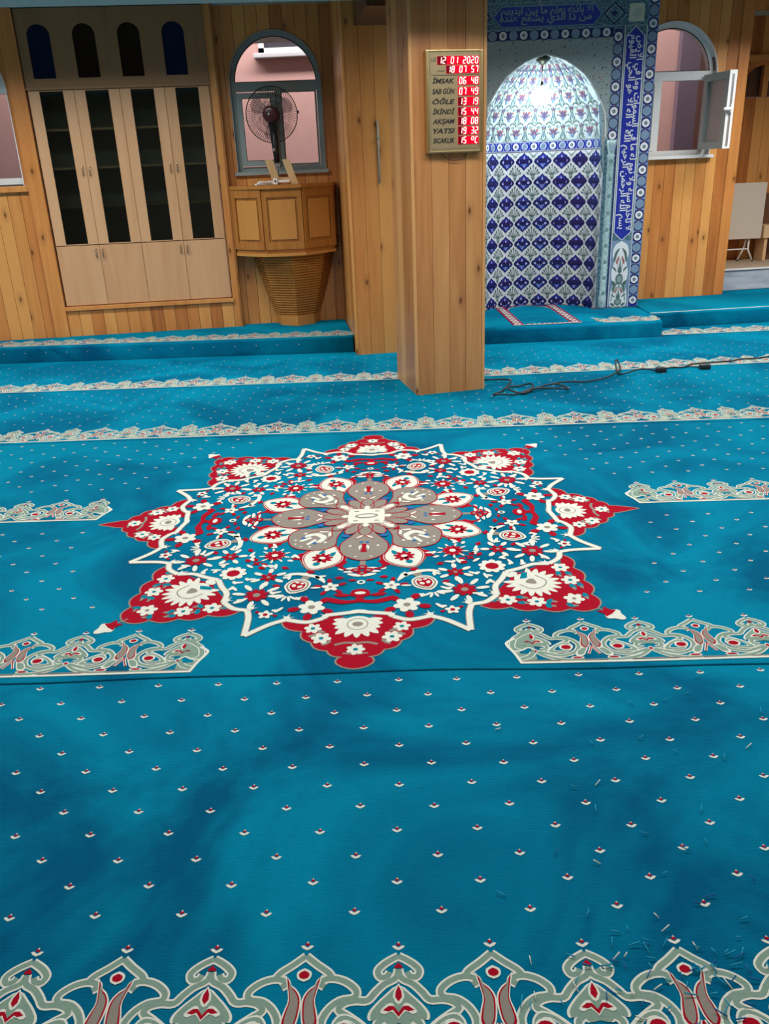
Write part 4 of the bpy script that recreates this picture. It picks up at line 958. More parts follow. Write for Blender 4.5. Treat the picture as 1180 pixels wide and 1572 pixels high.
# ------------------------------------------------------------------ standing fan
fx, fy = -0.915, 6.86
e = empty('standing_fan', Matrix.Translation((fx, fy, 0.746)), 'pedestal fan with black mesh guard and maroon hub standing in the preaching balcony', 'fan')
hz = 1.70-.746
b = MB(); b.lathe([(.0, 0), (.12, 0), (.125, .01), (.10, .022), (.03, .035), (.0, .035)], (.012, 0, .001), 'z', 'black', 28); b.build('base', e)
b = MB(); b.tube([(.012, 0, .03), (.012, 0, .60)], .011, 'chrome', 12); b.build('pole', e)
b = MB(); b.tube([(.014, 0, .62), (.009, .006, .74), (.0, .03, hz-.05)], [.021, .028, .034], 'black', 14); b.tube([(.0, -.02, .70), (.0, -.03, .72)], .012, 'chrome', 8); b.build('neck', e)
b = MB(); b.lathe([(.0, .16), (.035, .155), (.055, .12), (.058, .06), (.045, .03), (.0, .03)], (0, 0, hz), 'y', 'maroon', 24); b.build('motor', e)
R_ = .193
b = MB()
for r, y in ((R_, 0), (R_, .012), (R_*.72, -.045), (R_*.45, -.058), (R_*.72, .07), (R_*.4, .085)):
    n = 40; b.tube([(r*math.cos(2*PI*k/n), y, hz+r*math.sin(2*PI*k/n)) for k in range(n)], .0028 if r == R_ else .0012, 'black', 5, True)
for k in range(110):
    a = 2*PI*k/72; c, s = math.cos(a), math.sin(a)
    b.tube([(c*.05, -.06, hz+s*.05), (c*R_*.6, -.054, hz+s*R_*.6), (c*R_*.88, -.03, hz+s*R_*.88), (c*R_, 0, hz+s*R_)], .0015, 'black', 4, caps=False)
    b.tube([(c*.05, .09, hz+s*.05), (c*R_*.6, .08, hz+s*R_*.6), (c*R_*.88, .05, hz+s*R_*.88), (c*R_, .012, hz+s*R_)], .0014, 'black', 4, caps=False)
b.box(R_-.002, R_+.012, -.008, .02, hz+.0, hz+.022, 'black', None, .003)
b.build('guard', e)
b = MB()
for k in range(3):
    a0 = 2*PI*k/3+.5
    out = [(.04, -.25), (.10, -.42), (.16, -.36), (.172, .0), (.15, .36), (.10, .42), (.04, .30)]
    pts = crom([(r*math.cos(a0+t), r*math.sin(a0+t), .02*t*2) for r, t in out], 4)
    m = b.mi('blade'); cvt = b.bm.verts.new((0, 0, hz)); vs = [b.bm.verts.new((x, y, hz+z)) for x, z, y in pts]
    for p, q in zip(vs, vs[1:]): b.face([cvt, p, q], m, True)
o = b.build('blades', e); md = o.modifiers.new('thickness', 'SOLIDIFY'); md.thickness = .002
b = MB(); b.lathe([(.0, -.072), (.04, -.071), (.056, -.064), (.058, -.05), (.0, -.048)], (0, 0, hz), 'y', 'maroon', 28); b.lathe([(.0, -.079), (.009, -.078), (.011, -.071), (.0, -.071)], (-.01, 0, hz), 'y', 'chrome', 12); b.build('hub_cap', e)

# ------------------------------------------------------------------ book rest, socket, white cable on the chair rail
FB = FR @ Matrix.Translation((0.42, -0.37, 1.213))
e = empty('book_rest', FB, 'pale wooden folding book rest standing on the preaching chair rail before the fan', 'book rest')
def slat(x0, x1, dx, y, name):
    b = MB(); b.rnd = random.random(); b.prism([(x0+dx, .001), (x1+dx, .001), (x1, .175), (x0, .175)], y, y+.016, 'plywood'); return b.build(name, e)
slat(-.080, -.022, .055, -.01, 'board'); slat(.050, .105, .055, -.01, 'board')
b = MB(); b.box(-.02, .12, .006, .02, .02, .05, 'plywood'); b.build('cross_bar', e)
b = MB(); b.box(-.005, .095, -.030, -.012, .014, .032, 'whiteplastic', None, .003); b.box(-.028, .004, -.040, -.012, .002, .045, 'whiteplastic', None, .004)
b.disc = None; b.lathe([(.0, -.044), (.007, -.044), (.007, -.040), (.0, -.040)], (-.012, 0, .025), 'y', 'black', 10)
tag(b.build('socket_block', mat=FB), 'small white socket block lying at the foot of the book rest', 'socket')
b = MB()
for j in range(4):
    n = 20; b.tube([(-.105+.055*math.cos(2*PI*k/n)+.006*j, -.005+.022*math.sin(2*PI*k/n)-.005*j, .004+.006*j+.004*math.sin(4*PI*k/n)) for k in range(n)], .0032, 'whiteplastic', 6, True)
b.tube(crom([(-.06, -.01, .01), (-.04, -.03, .008), (-.026, -.03, .02)], 4), .003, 'whiteplastic', 6); b.box(-.17, -.15, -.035, -.02, .001, .012, 'whiteplastic', None, .003)
tag(b.build('charging_cable', mat=FB), 'coiled white cable left of the book rest on the preaching chair rail', 'cable')

# ------------------------------------------------------------------ prayer niche
e = empty('prayer_niche', FM, 'tall tiled prayer niche in blue and white with Arabic bands and pointed half dome', 'prayer niche')
UC = .575
OUT = [(1.20, .488), (1.455, .488), (1.56, .482), (1.637, .470), (1.71, .436), (1.771, .399), (1.85, .345), (1.911, .292), (1.96, .225), (2.002, .156), (2.03, .085), (2.045, .0)]
def halfw(z):
    if z <= OUT[0][0]: return OUT[0][1]
    for (a, wa), (c, wc) in zip(OUT, OUT[1:]):
        if z <= c: return wa+(wc-wa)*(z-a)/(c-a)
    return 0.0
def topf(u):
    d = abs(u-UC); lo, hi = 1.2, 2.045
    if d >= .488: return 1.2
    for _ in range(30):
        m_ = (lo+hi)/2
        if halfw(m_) > d: lo = m_
        else: hi = m_
    return lo
TOPZ = 2.45
b = MB()
hole = (UC-.488, UC+.488, PZ, topf)
for c in arch_cells(UC-.84, UC+.84, PZ+.002, TOPZ, [hole]): b.prism(c, 0.0, 0.06, 't_field')
b.box(UC-.84, UC-.52, .06, .40, PZ+.002, TOPZ, 'wallpaint'); b.box(UC+.52, UC+.84, .06, .40, PZ+.002, TOPZ, 'wallpaint'); b.box(UC-.52, UC+.52, .06, .40, 2.12, TOPZ, 'wallpaint'); b.box(UC-.84, UC+.84, .40, .42, PZ+.002, TOPZ, 'wallpaint')
ink = Ink(b, lambda x, z, h: (x, -h, z), .001, .0006)
# speckled spandrel panel
for c in arch_cells(UC-.51, UC+.51, 1.44, 2.146, [hole]): ink.poly('t_speck', c, 0)
for s in (-1, 1): ink.ribbon('t_white', [(UC+s*halfw(z)+s*.004, z) for z, _ in OUT[1:-1]]+[(UC, 2.052)], .008, 2)
def medallions(x, z, vert, i, r=.036, lay=4):
    if i % 2 == 0:
        ink.disc('t_navy', x, z, r*1.12, None, lay-1, n=14); ink.disc('t_white', x, z, r*.86, None, lay, n=14); ink.disc('t_navy', x, z, r*.36, None, lay+1, n=10); ink.disc('t_sage', x, z, r*.22, None, lay+2, n=8)
    else:
        ink.disc('t_navy', x, z, r*1.1, None, lay-1, n=12); ink.disc('t_sage', x, z, r*.96, None, lay, n=12); ink.disc('t_steel', x, z, r*.84, None, lay+1, n=12)
def ringband(x, z0, z1, wd, first, step=.0852):
    ink.poly('t_blue' if z0 < 1 else 't_navy', [(x-wd/2, z0), (x+wd/2, z0), (x+wd/2, z1), (x-wd/2, z1)], 1)
    for s in (-1, 1): ink.ribbon('t_steel', [(x+s*wd*.5, z0), (x+s*wd*.5, z1)], .005, 2)
    z = first; i = 0
    while z < z1-.03:
        if z > z0+.03: medallions(x, z, True, i)
        zz = z+step/2
        if zz < z1-.02:
            for s in (-1, 1): ink.poly('t_steel', [(x+s*wd*.46, zz-.014), (x+s*wd*.18, zz), (x+s*wd*.46, zz+.014)], 2)
            ink.disc('t_purple', x, zz, wd*.2, .009, 3, n=8)
        z += step; i += 1
def hringband(z, x0, x1, wd, first, step):
    ink.poly('t_navy', [(x0, z-wd/2), (x1, z-wd/2), (x1, z+wd/2), (x0, z+wd/2)], 1)
    for s in (-1, 1): ink.ribbon('t_steel', [(x0, z+s*wd/2), (x1, z+s*wd/2)], .005, 2)
    x = first; i = 0
    while x < x1-.02:
        if x > x0+.02: medallions(x, z, False, i, .034)
        x += step; i += 1
for s in (1, -1):
    mx = lambda u: UC+s*(u-UC)
    ringband(mx(1.38), PZ+.01, TOPZ-.01, .078, .183); ringband(mx(1.121), 1.425, 2.20, .066, 1.468)
    # blue inscription panel with pointed ends
    pan = [(1.182, .735), (1.252, .672), (1.322, .735), (1.322, 2.15), (1.252, 2.215), (1.182, 2.15)]
    pp = [(mx(x), z) for x, z in pan]
    ink.poly('t_sage', [(mx(1.170), .66), (mx(1.334), .66), (mx(1.334), 2.225), (mx(1.170), 2.225)], 1); ink.poly('t_field', [(mx(1.176), .668), (mx(1.328), .668), (mx(1.328), 2.218), (mx(1.176), 2.218)], 2)
    ink.poly('t_blue', pp, 3); ink.ribbon('t_white', pp, .006, 4, closed=True)
    ink.ribbon('t_navy', [(mx(1.160), PZ+.01), (mx(1.160), 2.22)], .010, 2); ink.ribbon('t_white', [(mx(1.168), PZ+.01), (mx(1.168), 2.22)], .005, 3); ink.ribbon('t_white', [(mx(1.339), PZ+.01), (mx(1.339), 2.22)], .005, 3)
    # floral panel
    ink.poly('t_steel', [(mx(1.172), PZ+.01), (mx(1.332), PZ+.01), (mx(1.332), .668), (mx(1.172), .668)], 2)
    fw = crom([(1.252, .665), (1.20, .63), (1.185, .56), (1.20, .50), (1.182, .42), (1.19, .35), (1.205, .32), (1.182, .24), (1.185, .14), (1.252, .132)], 4)
    poly = [(mx(x), z) for x, z in fw]+[(mx(2.504-x), z) for x, z in fw[::-1]]; ink.poly('t_white', poly, 3)
    for z0, kk in ((.30, 1.0), (.135, .62)):
        q = lambda x, z: (mx(1.252)+x, z0+z*kk)
        for t in (-1, 1):
            ink.poly('t_green', crom([q(t*.010, .32*kk if 0 else .31), q(t*.045, .28), q(t*.056, .22), q(t*.045, .20), q(t*.030, .26)], 3, True), 4)
            ink.poly('t_red', crom([q(t*.012, .25), q(t*.036, .205), q(t*.030, .18), q(t*.014, .21)], 3, True), 4)
            ink.ribbon('t_green', crom([q(t*.02, .19), q(t*.012, .13), q(0, .10)], 3), .004, 4)
            ink.poly('t_green', crom([q(t*.03, .12), q(t*.058, .15), q(t*.062, .165), q(t*.035, .145)], 3, True), 4)
            ink.poly('t_green', crom([q(t*.03, .03), q(t*.062, .05), q(t*.055, .015), q(t*.03, .0)], 3, True), 4)
            ink.ribbon('t_sage', crom([q(0, .0), q(t*.03, -.015), q(t*.05, -.06), q(t*.06, -.12)], 3), .010, 4)
        ink.poly('t_green', crom([q(0, .235), q(.006, .17), q(.012, .13), q(-.012, .13), q(-.006, .17)], 3, True), 5)
        ink.disc('t_green', *q(0, .125), .018, .016, 5); ink.disc('t_green', *q(0, .06), .032, .045*kk, 5); ink.disc('t_sage', *q(0, .06), .022, .030*kk, 6)
        ink.ribbon('t_sage', [q(0, .02), q(0, -.02)], .012, 4)
    # plaque
    ink.poly('t_ivory', crom([(mx(1.20), 2.245), (mx(1.30), 2.245), (mx(1.308), 2.255), (mx(1.308), 2.355), (mx(1.30), 2.365), (mx(1.20), 2.365), (mx(1.192), 2.355), (mx(1.192), 2.255)], 1, True), 3)
    # lozenge in the corner
    for k_, mt in ((1.0, 't_navy'), (.82, 't_sage'), (.70, 't_field'), (.3, 't_navy')):
        ink.poly(mt, [(mx(1.082)+.085*k_, 2.305), (mx(1.082), 2.305+.075*k_), (mx(1.082)-.085*k_, 2.305), (mx(1.082), 2.305-.075*k_)], 2+['t_navy', 't_sage', 't_field', 't_navy'].index(mt) if k_ > .3 else 6)
hringband(2.182, UC-.51, UC+.51, .066, UC-.51+.02, .0787)
for z in (2.222, 2.395): ink.ribbon('t_steel', [(UC-.6, z), (UC+.6, z)], .006, 2)
car = [(.17, 2.305), (.235, 2.237), (.93, 2.237), (.982, 2.305), (.93, 2.372), (.235, 2.372)]
ink.poly('t_blue', car, 3); ink.ribbon('t_steel', car, .006, 4, closed=True)
# Arabic lettering shaped by hand
FORM = {'ا': (0xFE8D, 2), 'ب': (0xFE8F, 4), 'ة': (0xFE93, 2), 'ت': (0xFE95, 4), 'ح': (0xFEA1, 4), 'خ': (0xFEA5, 4), 'د': (0xFEA9, 2), 'ذ': (0xFEAB, 2), 'ر': (0xFEAD, 2), 'س': (0xFEB1, 4), 'ش': (0xFEB5, 4), 'ض': (0xFEBD, 4), 'ع': (0xFEC9, 4), 'ف': (0xFED1, 4), 'ق': (0xFED5, 4), 'ك': (0xFED9, 4), 'ل': (0xFEDD, 4), 'م': (0xFEE1, 4), 'ن': (0xFEE5, 4), 'ه': (0xFEE9, 4), 'و': (0xFEED, 2), 'ي': (0xFEF1, 4)}
def shape(t_):
    t_ = t_.replace('لا', '\u0001'); out = ''
    for i, c in enumerate(t_):
        pv = i > 0 and (t_[i-1] in FORM and FORM[t_[i-1]][1] == 4)
        nx = i+1 < len(t_) and (t_[i+1] in FORM or t_[i+1] == '\u0001')
        if c == '\u0001': out += chr(0xFEFC if pv else 0xFEFB); continue
        if c not in FORM: out += c; continue
        base, n = FORM[c]
        k = (1 if pv else 0) if n == 2 or not nx else (3 if pv else 2)
        out += chr(base+k)
    return out[::-1]
VERT = 'بسم الله الرحمن الرحيم الله لا اله الا هو الحي القيوم لا تاخذه سنة ولا نوم له ما في السموات وما في الارض'
TOP = 'من ذا الذي يشفع عنده الا باذنه يعلم ما بين ايديهم'
BAND2 = 'وما خلفهم ولا يحيطون بشي من علمه الا بما شا وسع كرسيه السموات والارض ولا يوده حفهما وهو العلي'
def stacked(txt, m, x, y, L, H, rot, bold):
    W = txt.split(' '); h = len(W)//2; c, sn = math.cos(rot), math.sin(rot)
    # two interlocking lines, the second riding above the first as in monumental script
    for part, dy, sh in ((W[:h], 0.0, 0.0), (W[h:], H*.42, .01)):
        t_ = ' '.join(part); ink.text(m, shape(t_), x+sh*c-dy*sn, y+sh*sn+dy*c, .1, 6, fit=L-.02, hfit=H*.62, rot=rot, bold=bold)
stacked(VERT, 't_white', 1.188, 2.16, 1.42, .130, -PI/2, .016)
stacked(BAND2, 't_white', UC-(1.315-UC)+.002, 2.16, 1.42, .130, -PI/2, .016)
stacked(TOP, 't_sage', .215, 2.247, .715, .118, 0, .014)
for mx_ in (1.222, UC-(1.28-UC)): ink.text('t_sage', shape('الله'), mx_, 2.275, .05, 5, fit=.055, hfit=.06)
b.build('tiled_surround', e, fix=False)
# curved lining of the niche
AE, BE = .488, .38
tab = [(0.0, 0.0)]; nn_ = 200; s_ = 0.0
for i in range(1, nn_+1):
    p0, p1 = PI*(i-1)/nn_, PI*i/nn_
    s_ += math.hypot(AE*(math.cos(p1)-math.cos(p0)), BE*(math.sin(p1)-math.sin(p0))); tab.append((s_, PI*i/nn_))
STOT = s_
def phi(s):
    s = min(max(s+STOT/2, 0), STOT); lo = 0; hi = nn_
    while hi-lo > 1:
        m_ = (lo+hi)//2
        if tab[m_][0] <= s: lo = m_
        else: hi = m_
    (a, pa), (c, pc) = tab[lo], tab[hi]; return pa+(pc-pa)*(s-a)/(c-a)
def nmap(s, z, h):
    k = max(0.0, halfw(z)/AE); p = phi(s); q = max(0.0, k-h/.45)
    return (UC-AE*q*math.cos(p), .001+BE*q*math.sin(p), z-(h if z > 1.9 else 0))
b = MB(); mw = b.mi('t_white'); mpale = b.mi('t_pale'); zs = [PZ+.002+(1.378-PZ)*i/4 for i in range(5)]+[1.455+(2.044-1.455)*i/22 for i in range(23)]; ns = 48
G = [[b.bm.verts.new(nmap(-STOT/2+STOT*j/ns, z, 0)) for j in range(ns+1)] for z in zs]
for i in range(len(zs)-1):
    for j in range(ns): b.face([G[i][j], G[i][j+1], G[i+1][j+1], G[i+1][j]], mw if zs[i] < 1.37 else mpale, True)
ink = Ink(b, lambda s, z, h: nmap(s, z, h), .0035, .0012)
def quat(x, z):
    w_, h_ = .074, .069
    o = [(0, h_), (.012, h_*.80), (.024, h_*.66), (.040, h_*.58), (.047, h_*.40), (.064, h_*.26), (w_, .0), (.066, -h_*.22), (.050, -h_*.34), (.042, -h_*.52), (.024, -h_*.66), (.012, -h_*.82), (0, -h_)]
    full = o+[(-a, c) for a, c in o[-2:0:-1]]
    ink.poly('t_navy', [(x+a, z+c) for a, c in full], 0); ink.poly('t_blue', [(x+a*.84, z+c*.86) for a, c in full], 1)
    ink.poly('t_mid', [(x+a*.5, z+c*.55-.008) for a, c in full], 2)
    ink.poly('t_lilac', [(x, z+.046), (x-.008, z+.022), (x-.005, z+.008), (x+.005, z+.008), (x+.008, z+.022)], 3)
    for t in (-1, 1):
        ink.poly('t_lilac', [(x+t*.052, z-.002), (x+t*.040, z+.010), (x+t*.026, z+.002), (x+t*.030, z-.010), (x+t*.042, z-.012)], 3)
        ink.ribbon('t_lilac', [(x+t*.026, z-.006), (x+t*.012, z-.022), (x+t*.003, z-.045)], .003, 3)
    ink.ribbon('t_lilac', [(x, z+.006), (x, z-.045)], .003, 3)
def bouquet(x, z):
    ink.poly('t_sage', [(x-.018, z-.028), (x+.018, z-.028), (x+.013, z-.046), (x-.013, z-.046)], 0); ink.poly('t_green', [(x-.012, z-.047), (x+.012, z-.047), (x+.004, z-.062), (x-.004, z-.062)], 0)
    for k in range(-3, 4):
        a = k*.40; L = .052 if abs(k) < 2 else .046
        tx, tz = x+math.sin(a)*L*1.05, z-.026+math.cos(a)*L*(1.1 if k else 1.35)
        ink.ribbon('t_green', [(x+math.sin(a)*.006, z-.026), (tx, tz)], .0045, 0)
        dx, dz = math.sin(a), math.cos(a)
        ink.poly('t_green', [(tx+dx*.016, tz+dz*.018), (tx-dz*.009, tz+dx*.009), (tx-dx*.005, tz-dz*.005), (tx+dz*.009, tz-dx*.009)], 1)
MS = .1585; MZ = .1615
for r in range(8):
    z = 1.302-.1645*r
    for c in range(-5, 6):
        x = c*MS-MS/2
        if abs(x) < STOT/2-.02 and z > PZ-.04: quat(x, z)
        xb = c*MS
        zb = z-.0822
        if abs(xb) < STOT/2-.03 and zb > PZ-.02: bouquet(xb, zb)
        if r == 0 and abs(xb) < STOT/2-.03:
            ink.poly('t_sage', [(xb-.02, z+.048), (xb+.02, z+.048), (xb+.010, z+.030), (xb-.010, z+.030)], 0)
            for t in (-1, 1): ink.ribbon('t_green', [(xb+t*.012, z+.05), (xb+t*.04, z+.068)], .004, 0)
# blue band with rings
def band(z0, z1):
    n = 60; m = b.mi('t_blue')
    A = [b.bm.verts.new(nmap(-STOT/2+STOT*j/n, z0, .004)) for j in range(n+1)]; B = [b.bm.verts.new(nmap(-STOT/2+STOT*j/n, z1, .004)) for j in range(n+1)]
    for j in range(n): b.face([A[j], A[j+1], B[j+1], B[j]], m, True)
band(1.384, 1.448)
for z, c in ((1.382, 't_white'), (1.450, 't_white'), (1.378, 't_navy'), (1.454, 't_navy')): ink.ribbon(c, [(-STOT/2+STOT*j/40, z) for j in range(41)], .004, 1)
for c in range(-8, 9):
    x = c*MS/2
    if abs(x) > STOT/2-.03: continue
    if c % 2 == 0: ink.disc('t_white', x, 1.416, .027, None, 2); ink.disc('t_navy', x, 1.416, .012, None, 3); ink.disc('t_sage', x, 1.416, .008, None, 4, n=8)
    else: ink.disc('t_white', x, 1.416, .027, .027, 2, rot=.5); ink.disc('t_steel', x, 1.416, .024, .021, 3, rot=.9)
    for t in (-1, 1): ink.poly('t_steel', [(x+MS/4-.006, 1.416+t*.03), (x+MS/4, 1.416+t*.008), (x+MS/4+.008, 1.416+t*.03)], 2)
# scrolling flowers of the half dome
def domecell(x, z, k):
    D = lambda a, c: (x+a, z+c)
    for t in (-1, 1):
        ink.ribbon('t_green', crom([D(t*.004, .03), D(t*.02, .052), D(t*.045, .056), D(t*.062, .040)], 3), .010, 0)
        ink.ribbon('t_white', crom([D(t*.004, .022), D(t*.02, .043), D(t*.042, .046), D(t*.056, .032)], 3), .006, 0)
        ink.disc('t_sage', *D(t*.034, .024), .017, .011, 1, n=8); ink.poly('t_red', [D(t*.010, .008), D(t*.03, .013), D(t*.038, -.003), D(t*.014, -.009)], 1)
        ink.ribbon('t_green', crom([D(t*.060, .03), D(t*.072, -.01), D(t*.062, -.05), D(t*.076, -.078)], 3), .006, 0)
        ink.disc('t_white', *D(t*.038, -.03), .010, .020, 0, n=8); ink.disc('t_green', *D(t*.046, -.022), .005, .010, 1, n=6)
    for i in range(5):
        a = (i-2)*.5; ink.poly('t_purple', [D(0, -.05), D(math.sin(a)*.034-.010, -.05+math.cos(a)*.048), D(math.sin(a)*.046, -.05+math.cos(a)*.066), D(math.sin(a)*.034+.010, -.05+math.cos(a)*.048)], 1)
    ink.disc('t_steel', *D(0, -.045), .014, .018, 2, n=8); ink.disc('t_red', *D(0, -.022), .007, .010, 2, n=6)
    # pale lozenge between
    for t in (1,):
        ink.poly('t_sage', [D(.079, -.002), D(.094, -.03), D(.079, -.062), D(.064, -.03)], 0); ink.disc('t_steel', *D(.079, -.032), .008, .014, 1, n=8)
rowz = [1.535, 1.665, 1.79, 1.905, 1.985]
for i, z in enumerate(rowz):
    for c in range(-4, 5):
        x = c*MS+(MS/2 if i % 2 else 0)
        if abs(x) < STOT/2-.085: domecell(x, z, i)
        xx = x+MS/2
        if abs(xx) < STOT/2-.06:
            for a in (-.7, 0, .7): ink.poly('t_purple', [(xx, z+.006), (xx+math.sin(a)*.022-.006, z+.006+math.cos(a)*.028), (xx+math.sin(a)*.030, z+.006+math.cos(a)*.040), (xx+math.sin(a)*.022+.006, z+.006+math.cos(a)*.028)], 2)
            for t in (-1, 1): ink.ribbon('t_sage', crom([(xx+t*.006, z-.074), (xx+t*.026, z-.060), (xx+t*.040, z-.072)], 3), .006, 1); ink.disc('t_green', xx+t*.018, z-.048, .006, .009, 1, n=6)
            ink.disc('t_red', xx, z+.012, .007, .006, 3, n=6)
b.build('niche_lining', e, fix=False)
for s in (1, -1):
    cu = UC+s*(1.118-UC); b = MB(); b.lathe([(.030, PZ+.002), (.034, PZ+.02), (.034, PZ+.10), (.027, PZ+.115), (.027, 1.30), (.034, 1.32), (.022, 1.335), (.040, 1.40), (.040, 1.435)], (cu, .0, 0), 'z', 't_column', 20)
    ink = Ink(b, lambda x, z, h: (cu+.0275*math.sin((x-cu)/.0275)*(1+h*40), -.0275*math.cos((x-cu)/.0275)*(1+h*40), z), .0005, .0004)
    for i in range(9): ink.ring('t_green', cu, .25+i*.128, .011, .005, 0); ink.disc('t_steel', cu, .25+i*.128, .005, None, 0)
    ink.poly('t_steel', [(cu-.022, 1.42), (cu+.022, 1.42), (cu+.012, 1.37), (cu, 1.345), (cu-.012, 1.37)], 30)
    b.build('corner_column', e, fix=False)

# ------------------------------------------------------------------ niche lamp
e = empty('hanging_lamp', FM @ Matrix.Translation((.562, .06, 2.035)), 'small crystal pendant lamp glowing in the dome of the prayer niche', 'lamp')
b = MB(); b.lathe([(.0, 0), (.055, 0), (.058, -.012), (.035, -.030), (.014, -.05), (.0, -.05)], (0, 0, 0), 'z', 'bronze', 20); b.build('canopy', e)
b = MB(); b.tube([(0, 0, -.045), (0, 0, -.16)], .003, 'bronze', 6); b.lathe([(.004, -.16), (.010, -.17), (.012, -.185), (.010, -.20), (.0, -.20)], (0, 0, 0), 'z', 'bronze', 16); b.build('stem', e)
b = MB()
for ring_, rr_, zz in ((14, .075, -.235), (16, .085, -.265), (14, .07, -.295), (10, .045, -.325)):
    for k in range(ring_):
        a = 2*PI*k/ring_+zz*9; x, y = rr_*math.cos(a), rr_*math.sin(a)
        b.lathe([(.0, zz+.016), (.0065, zz+.004), (.0, zz-.016)], (x, y, 0), 'z', 'crystal', 5, False)
for rr_, zz in ((.078, -.218), (.088, -.248)): b.tube([(rr_*math.cos(2*PI*k/24), rr_*math.sin(2*PI*k/24), zz) for k in range(24)], .002, 'chrome', 5, True)
for k in range(6): a = 2*PI*k/6; b.tube([(.02*math.cos(a), .02*math.sin(a), -.19), (.078*math.cos(a), .078*math.sin(a), -.218)], .0016, 'chrome', 5)
b.build('crystals', e)
b = MB(); b.lathe([(.0, -.20), (.022, -.205), (.048, -.235), (.056, -.27), (.044, -.31), (.0, -.328)], (0, 0, 0), 'z', 'bulb', 20); b.build('bulb', e)
l = bpy.data.lights.new('lamp_glow', 'POINT'); l.energy = 4.5; l.shadow_soft_size = .045; l.color = (.90, .97, 1.0); o = bpy.data.objects.new('lamp_glow', l); o.location = (0, 0, -.36); COL.objects.link(o); o.parent = e

# ------------------------------------------------------------------ prayer rug on the niche step
b = MB(); FGR = frame_mat(0.885, 6.53, PZ+.0006, 3)
b.box(0, .54, .0, .98, 0, .003, 'carpet')
ink = Ink(b, lambda x, y, h: (x, y, .003+h), .0005, .0004)
for x0 in (0.0, .455):
    ink.poly('red', [(x0, .02), (x0+.085, .02), (x0+.085, .95), (x0, .95)], 0); ink.poly('t_navy', [(x0+.010, .03), (x0+.075, .03), (x0+.075, .94), (x0+.010, .94)], 1)
    for i in range(11):
        y = .07+i*.082; ink.disc('cream', x0+.0425, y, .028, .030, 2, n=8); ink.disc('red', x0+.0425, y, .014, .016, 3, n=8)
ink.ribbon('cream', [(.0, .012), (.54, .012)], .012, 2)
for i in range(9): ink.disc('red', .115+i*.04, .03+.012*math.sin(i*2), .015, .012, 2, n=8); ink.disc('cream', .13+i*.04, .035, .009, .01, 3, n=6)
arch = crom([(.085, .75), (.13, .86), (.2, .91), (.27, .955), (.34, .91), (.41, .86), (.455, .75)], 5)
ink.poly('t_navy', arch+[(.455, .97), (.085, .97)], 0); ink.ribbon('red', arch, .016, 1); ink.ribbon('cream', arch, .005, 2)
tag(b.build('prayer_rug', mat=FGR, fix=False), 'small turquoise prayer rug with red and cream side borders lying in the prayer niche', 'rug')

# ------------------------------------------------------------------ floor cables
CA = [(0.529, 5.267), (0.652, 5.226), (0.684, 5.133), (0.611, 4.975), (0.545, 4.862), (0.573, 4.821), (0.68, 4.884), (0.796, 4.99), (0.795, 5.053), (0.726, 5.075), (0.664, 5.029), (0.646, 4.929), (0.732, 4.897), (0.822, 4.966), (0.982, 4.903), (1.011, 4.98), (0.977, 5.039), (0.901, 5.016), (0.712, 4.9), (0.848, 5.003), (0.992, 5.067), (1.149, 5.13), (1.296, 5.184), (1.397, 5.297), (1.446, 5.432), (1.447, 5.522), (1.412, 5.438), (1.402, 5.319), (1.446, 5.28), (1.558, 5.342), (1.667, 5.349)]
b = MB(); pc = crom([(x, y, .011+.009*(i % 3)+(.03 if i in (25, 26) else 0)) for i, (x, y) in enumerate(CA)], 6); b.tube(pc, .0055, 'cable', 8); b.box(1.655, 1.72, 5.33, 5.368, .002, .032, 'cable', None, .008)
tag(b.build('power_cable'), 'black power cable tangled on the carpet beside the pillar foot', 'cable')
CB = [(1.70, 5.40), (1.779, 5.442), (1.86, 5.44), (1.92, 5.50), (1.982, 5.53), (2.096, 5.552), (2.226, 5.572), (2.296, 5.615), (2.437, 5.634), (2.60, 5.70), (2.9, 5.80), (3.3, 5.95)]
b = MB(); b.tube(crom([(x, y, .008) for x, y in CB], 6), .005, 'cable', 8); b.tube(crom([(1.88, 5.46, .009), (1.93, 5.435, .009), (1.975, 5.40, .009)], 4), .004, 'cable', 6); b.box(1.95, 2.02, 5.375, 5.41, .002, .03, 'cable', None, .008)
tag(b.build('extension_cable'), 'thin black extension cable running right across the crown border to the far edge', 'cable')

# ------------------------------------------------------------------ folding table and shelf in the alcove
FT = frame_mat(3.20, 8.50, 0.310, 0)
e = empty('folding_table', FT, 'cream folding table tipped upright on white metal legs, standing on the marble ledge', 'table')
b = MB(); b.box(-.22, .33, 0.0, .022, .215, .725, 'tabletop', None, .004); b.build('tabletop', e)
def leg(x0, x1, yt, name):
    b = MB(); b.tube([(x0, .035, .30), (x0-.005, yt, .115), (x1, yt, .006)], .009, 'whitepaint', 8); b.tube([(x1, yt, .012), (x1+.006, yt, .001)], .011, 'rubber', 8); return b.build(name, e)
leg(.235, .285, .03, 'leg'); leg(.22, .165, .10, 'leg'); leg(-.12, -.07, .03, 'leg'); leg(-.135, -.19, .10, 'leg')
b = MB(); b.tube([(-.13, .03, .115), (.23, .03, .118)], .007, 'whitepaint', 8); b.build('stretcher', e)
e = empty('low_shelf', frame_mat(3.60, 8.48, .309, 4), 'low brown wooden shelf unit at the right edge behind the folding table', 'shelf')
b = MB(); b.rnd = .9; b.box(-.055, .8, 0, .22, .22, .335, 'plywood', None, .004); b.build('top', e)
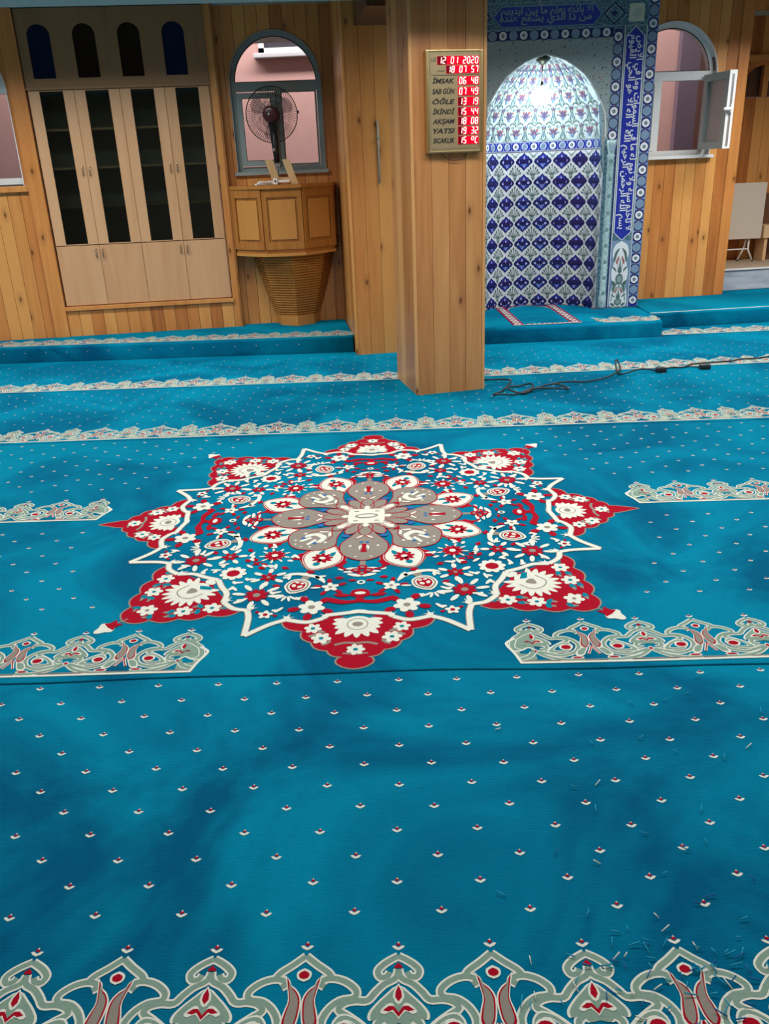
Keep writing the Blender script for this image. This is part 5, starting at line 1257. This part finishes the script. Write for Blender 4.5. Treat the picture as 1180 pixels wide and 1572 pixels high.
b = MB(); b.box(-.03, 0.0, .02, .2, .001, .218, 'plywood', None, .003); b.build('side_panel', e)
b = MB(); b.box(-.05, .8, .20, .215, .336, .62, 'darkwood'); b.box(.0, .8, .18, .2, .001, .218, 'darkwood'); b.build('back_panel', e)
# opening in the alcove wall with its carved frame
e = bpy.data.objects.new('window_4', None); COL.objects.link(e); e.matrix_world = FA; e['kind'] = 'structure'
b = MB(); b.rnd = .9; b.box(.30, 1.3, -.05, 0, 2.085, 2.135, 'pine', None, .008); b.build('lintel_moulding', e)
b = MB(); b.prism([(.40, 2.085), (.40, 1.98), (.46, 2.03), (.54, 2.05), (.64, 2.03), (.72, 1.96), (.72, 2.085)], -.012, .0, 'pine'); b.build('carved_valance', e)
b = MB(); b.box(.41, 1.16, .06, .07, 1.79, 2.10, 'darkwood'); b.build('dark_panel', e)
b = MB(); b.rnd = .8; b.box(.555, .61, -.01, .04, 1.782, 2.05, 'pine', None, .004); b.build('post', e)
b = MB(); b.box(.62, 1.15, .03, .045, 1.92, 1.95, 'pvc_white'); b.build('window_bar', e)

# ------------------------------------------------------------------ clipped yarn ends
b = MB(); rr = random.Random(5); m1, m2 = 'carpet', 'cream'
for i in range(115):
    y = .95+rr.random()**1.3*1.0; x = .15+rr.random()*(.25+.5*y)
    if rr.random() < .5: x, y = .48+rr.gauss(0, .10), 1.02+rr.gauss(0, .05)
    a = rr.random()*PI; L = .004+rr.random()*.008
    b.tube([(x-math.cos(a)*L, y-math.sin(a)*L, .0045+rr.random()*.004), (x+math.cos(a)*L, y+math.sin(a)*L, .0045+rr.random()*.006)], .0012, m2 if rr.random() < .14 else 'lint', 4) if False else b.tube([(x-math.cos(a)*L, y-math.sin(a)*L, .0045), (x+math.cos(a)*L, y+math.sin(a)*L, .006+rr.random()*.004)], .0012, m2 if rr.random() < .14 else ('lint' if rr.random() < .7 else 'blue_in'), 4)
tag(b.build('yarn_clippings'), 'loose blue and white yarn clippings scattered on the carpet at lower right', 'lint', kind='stuff')
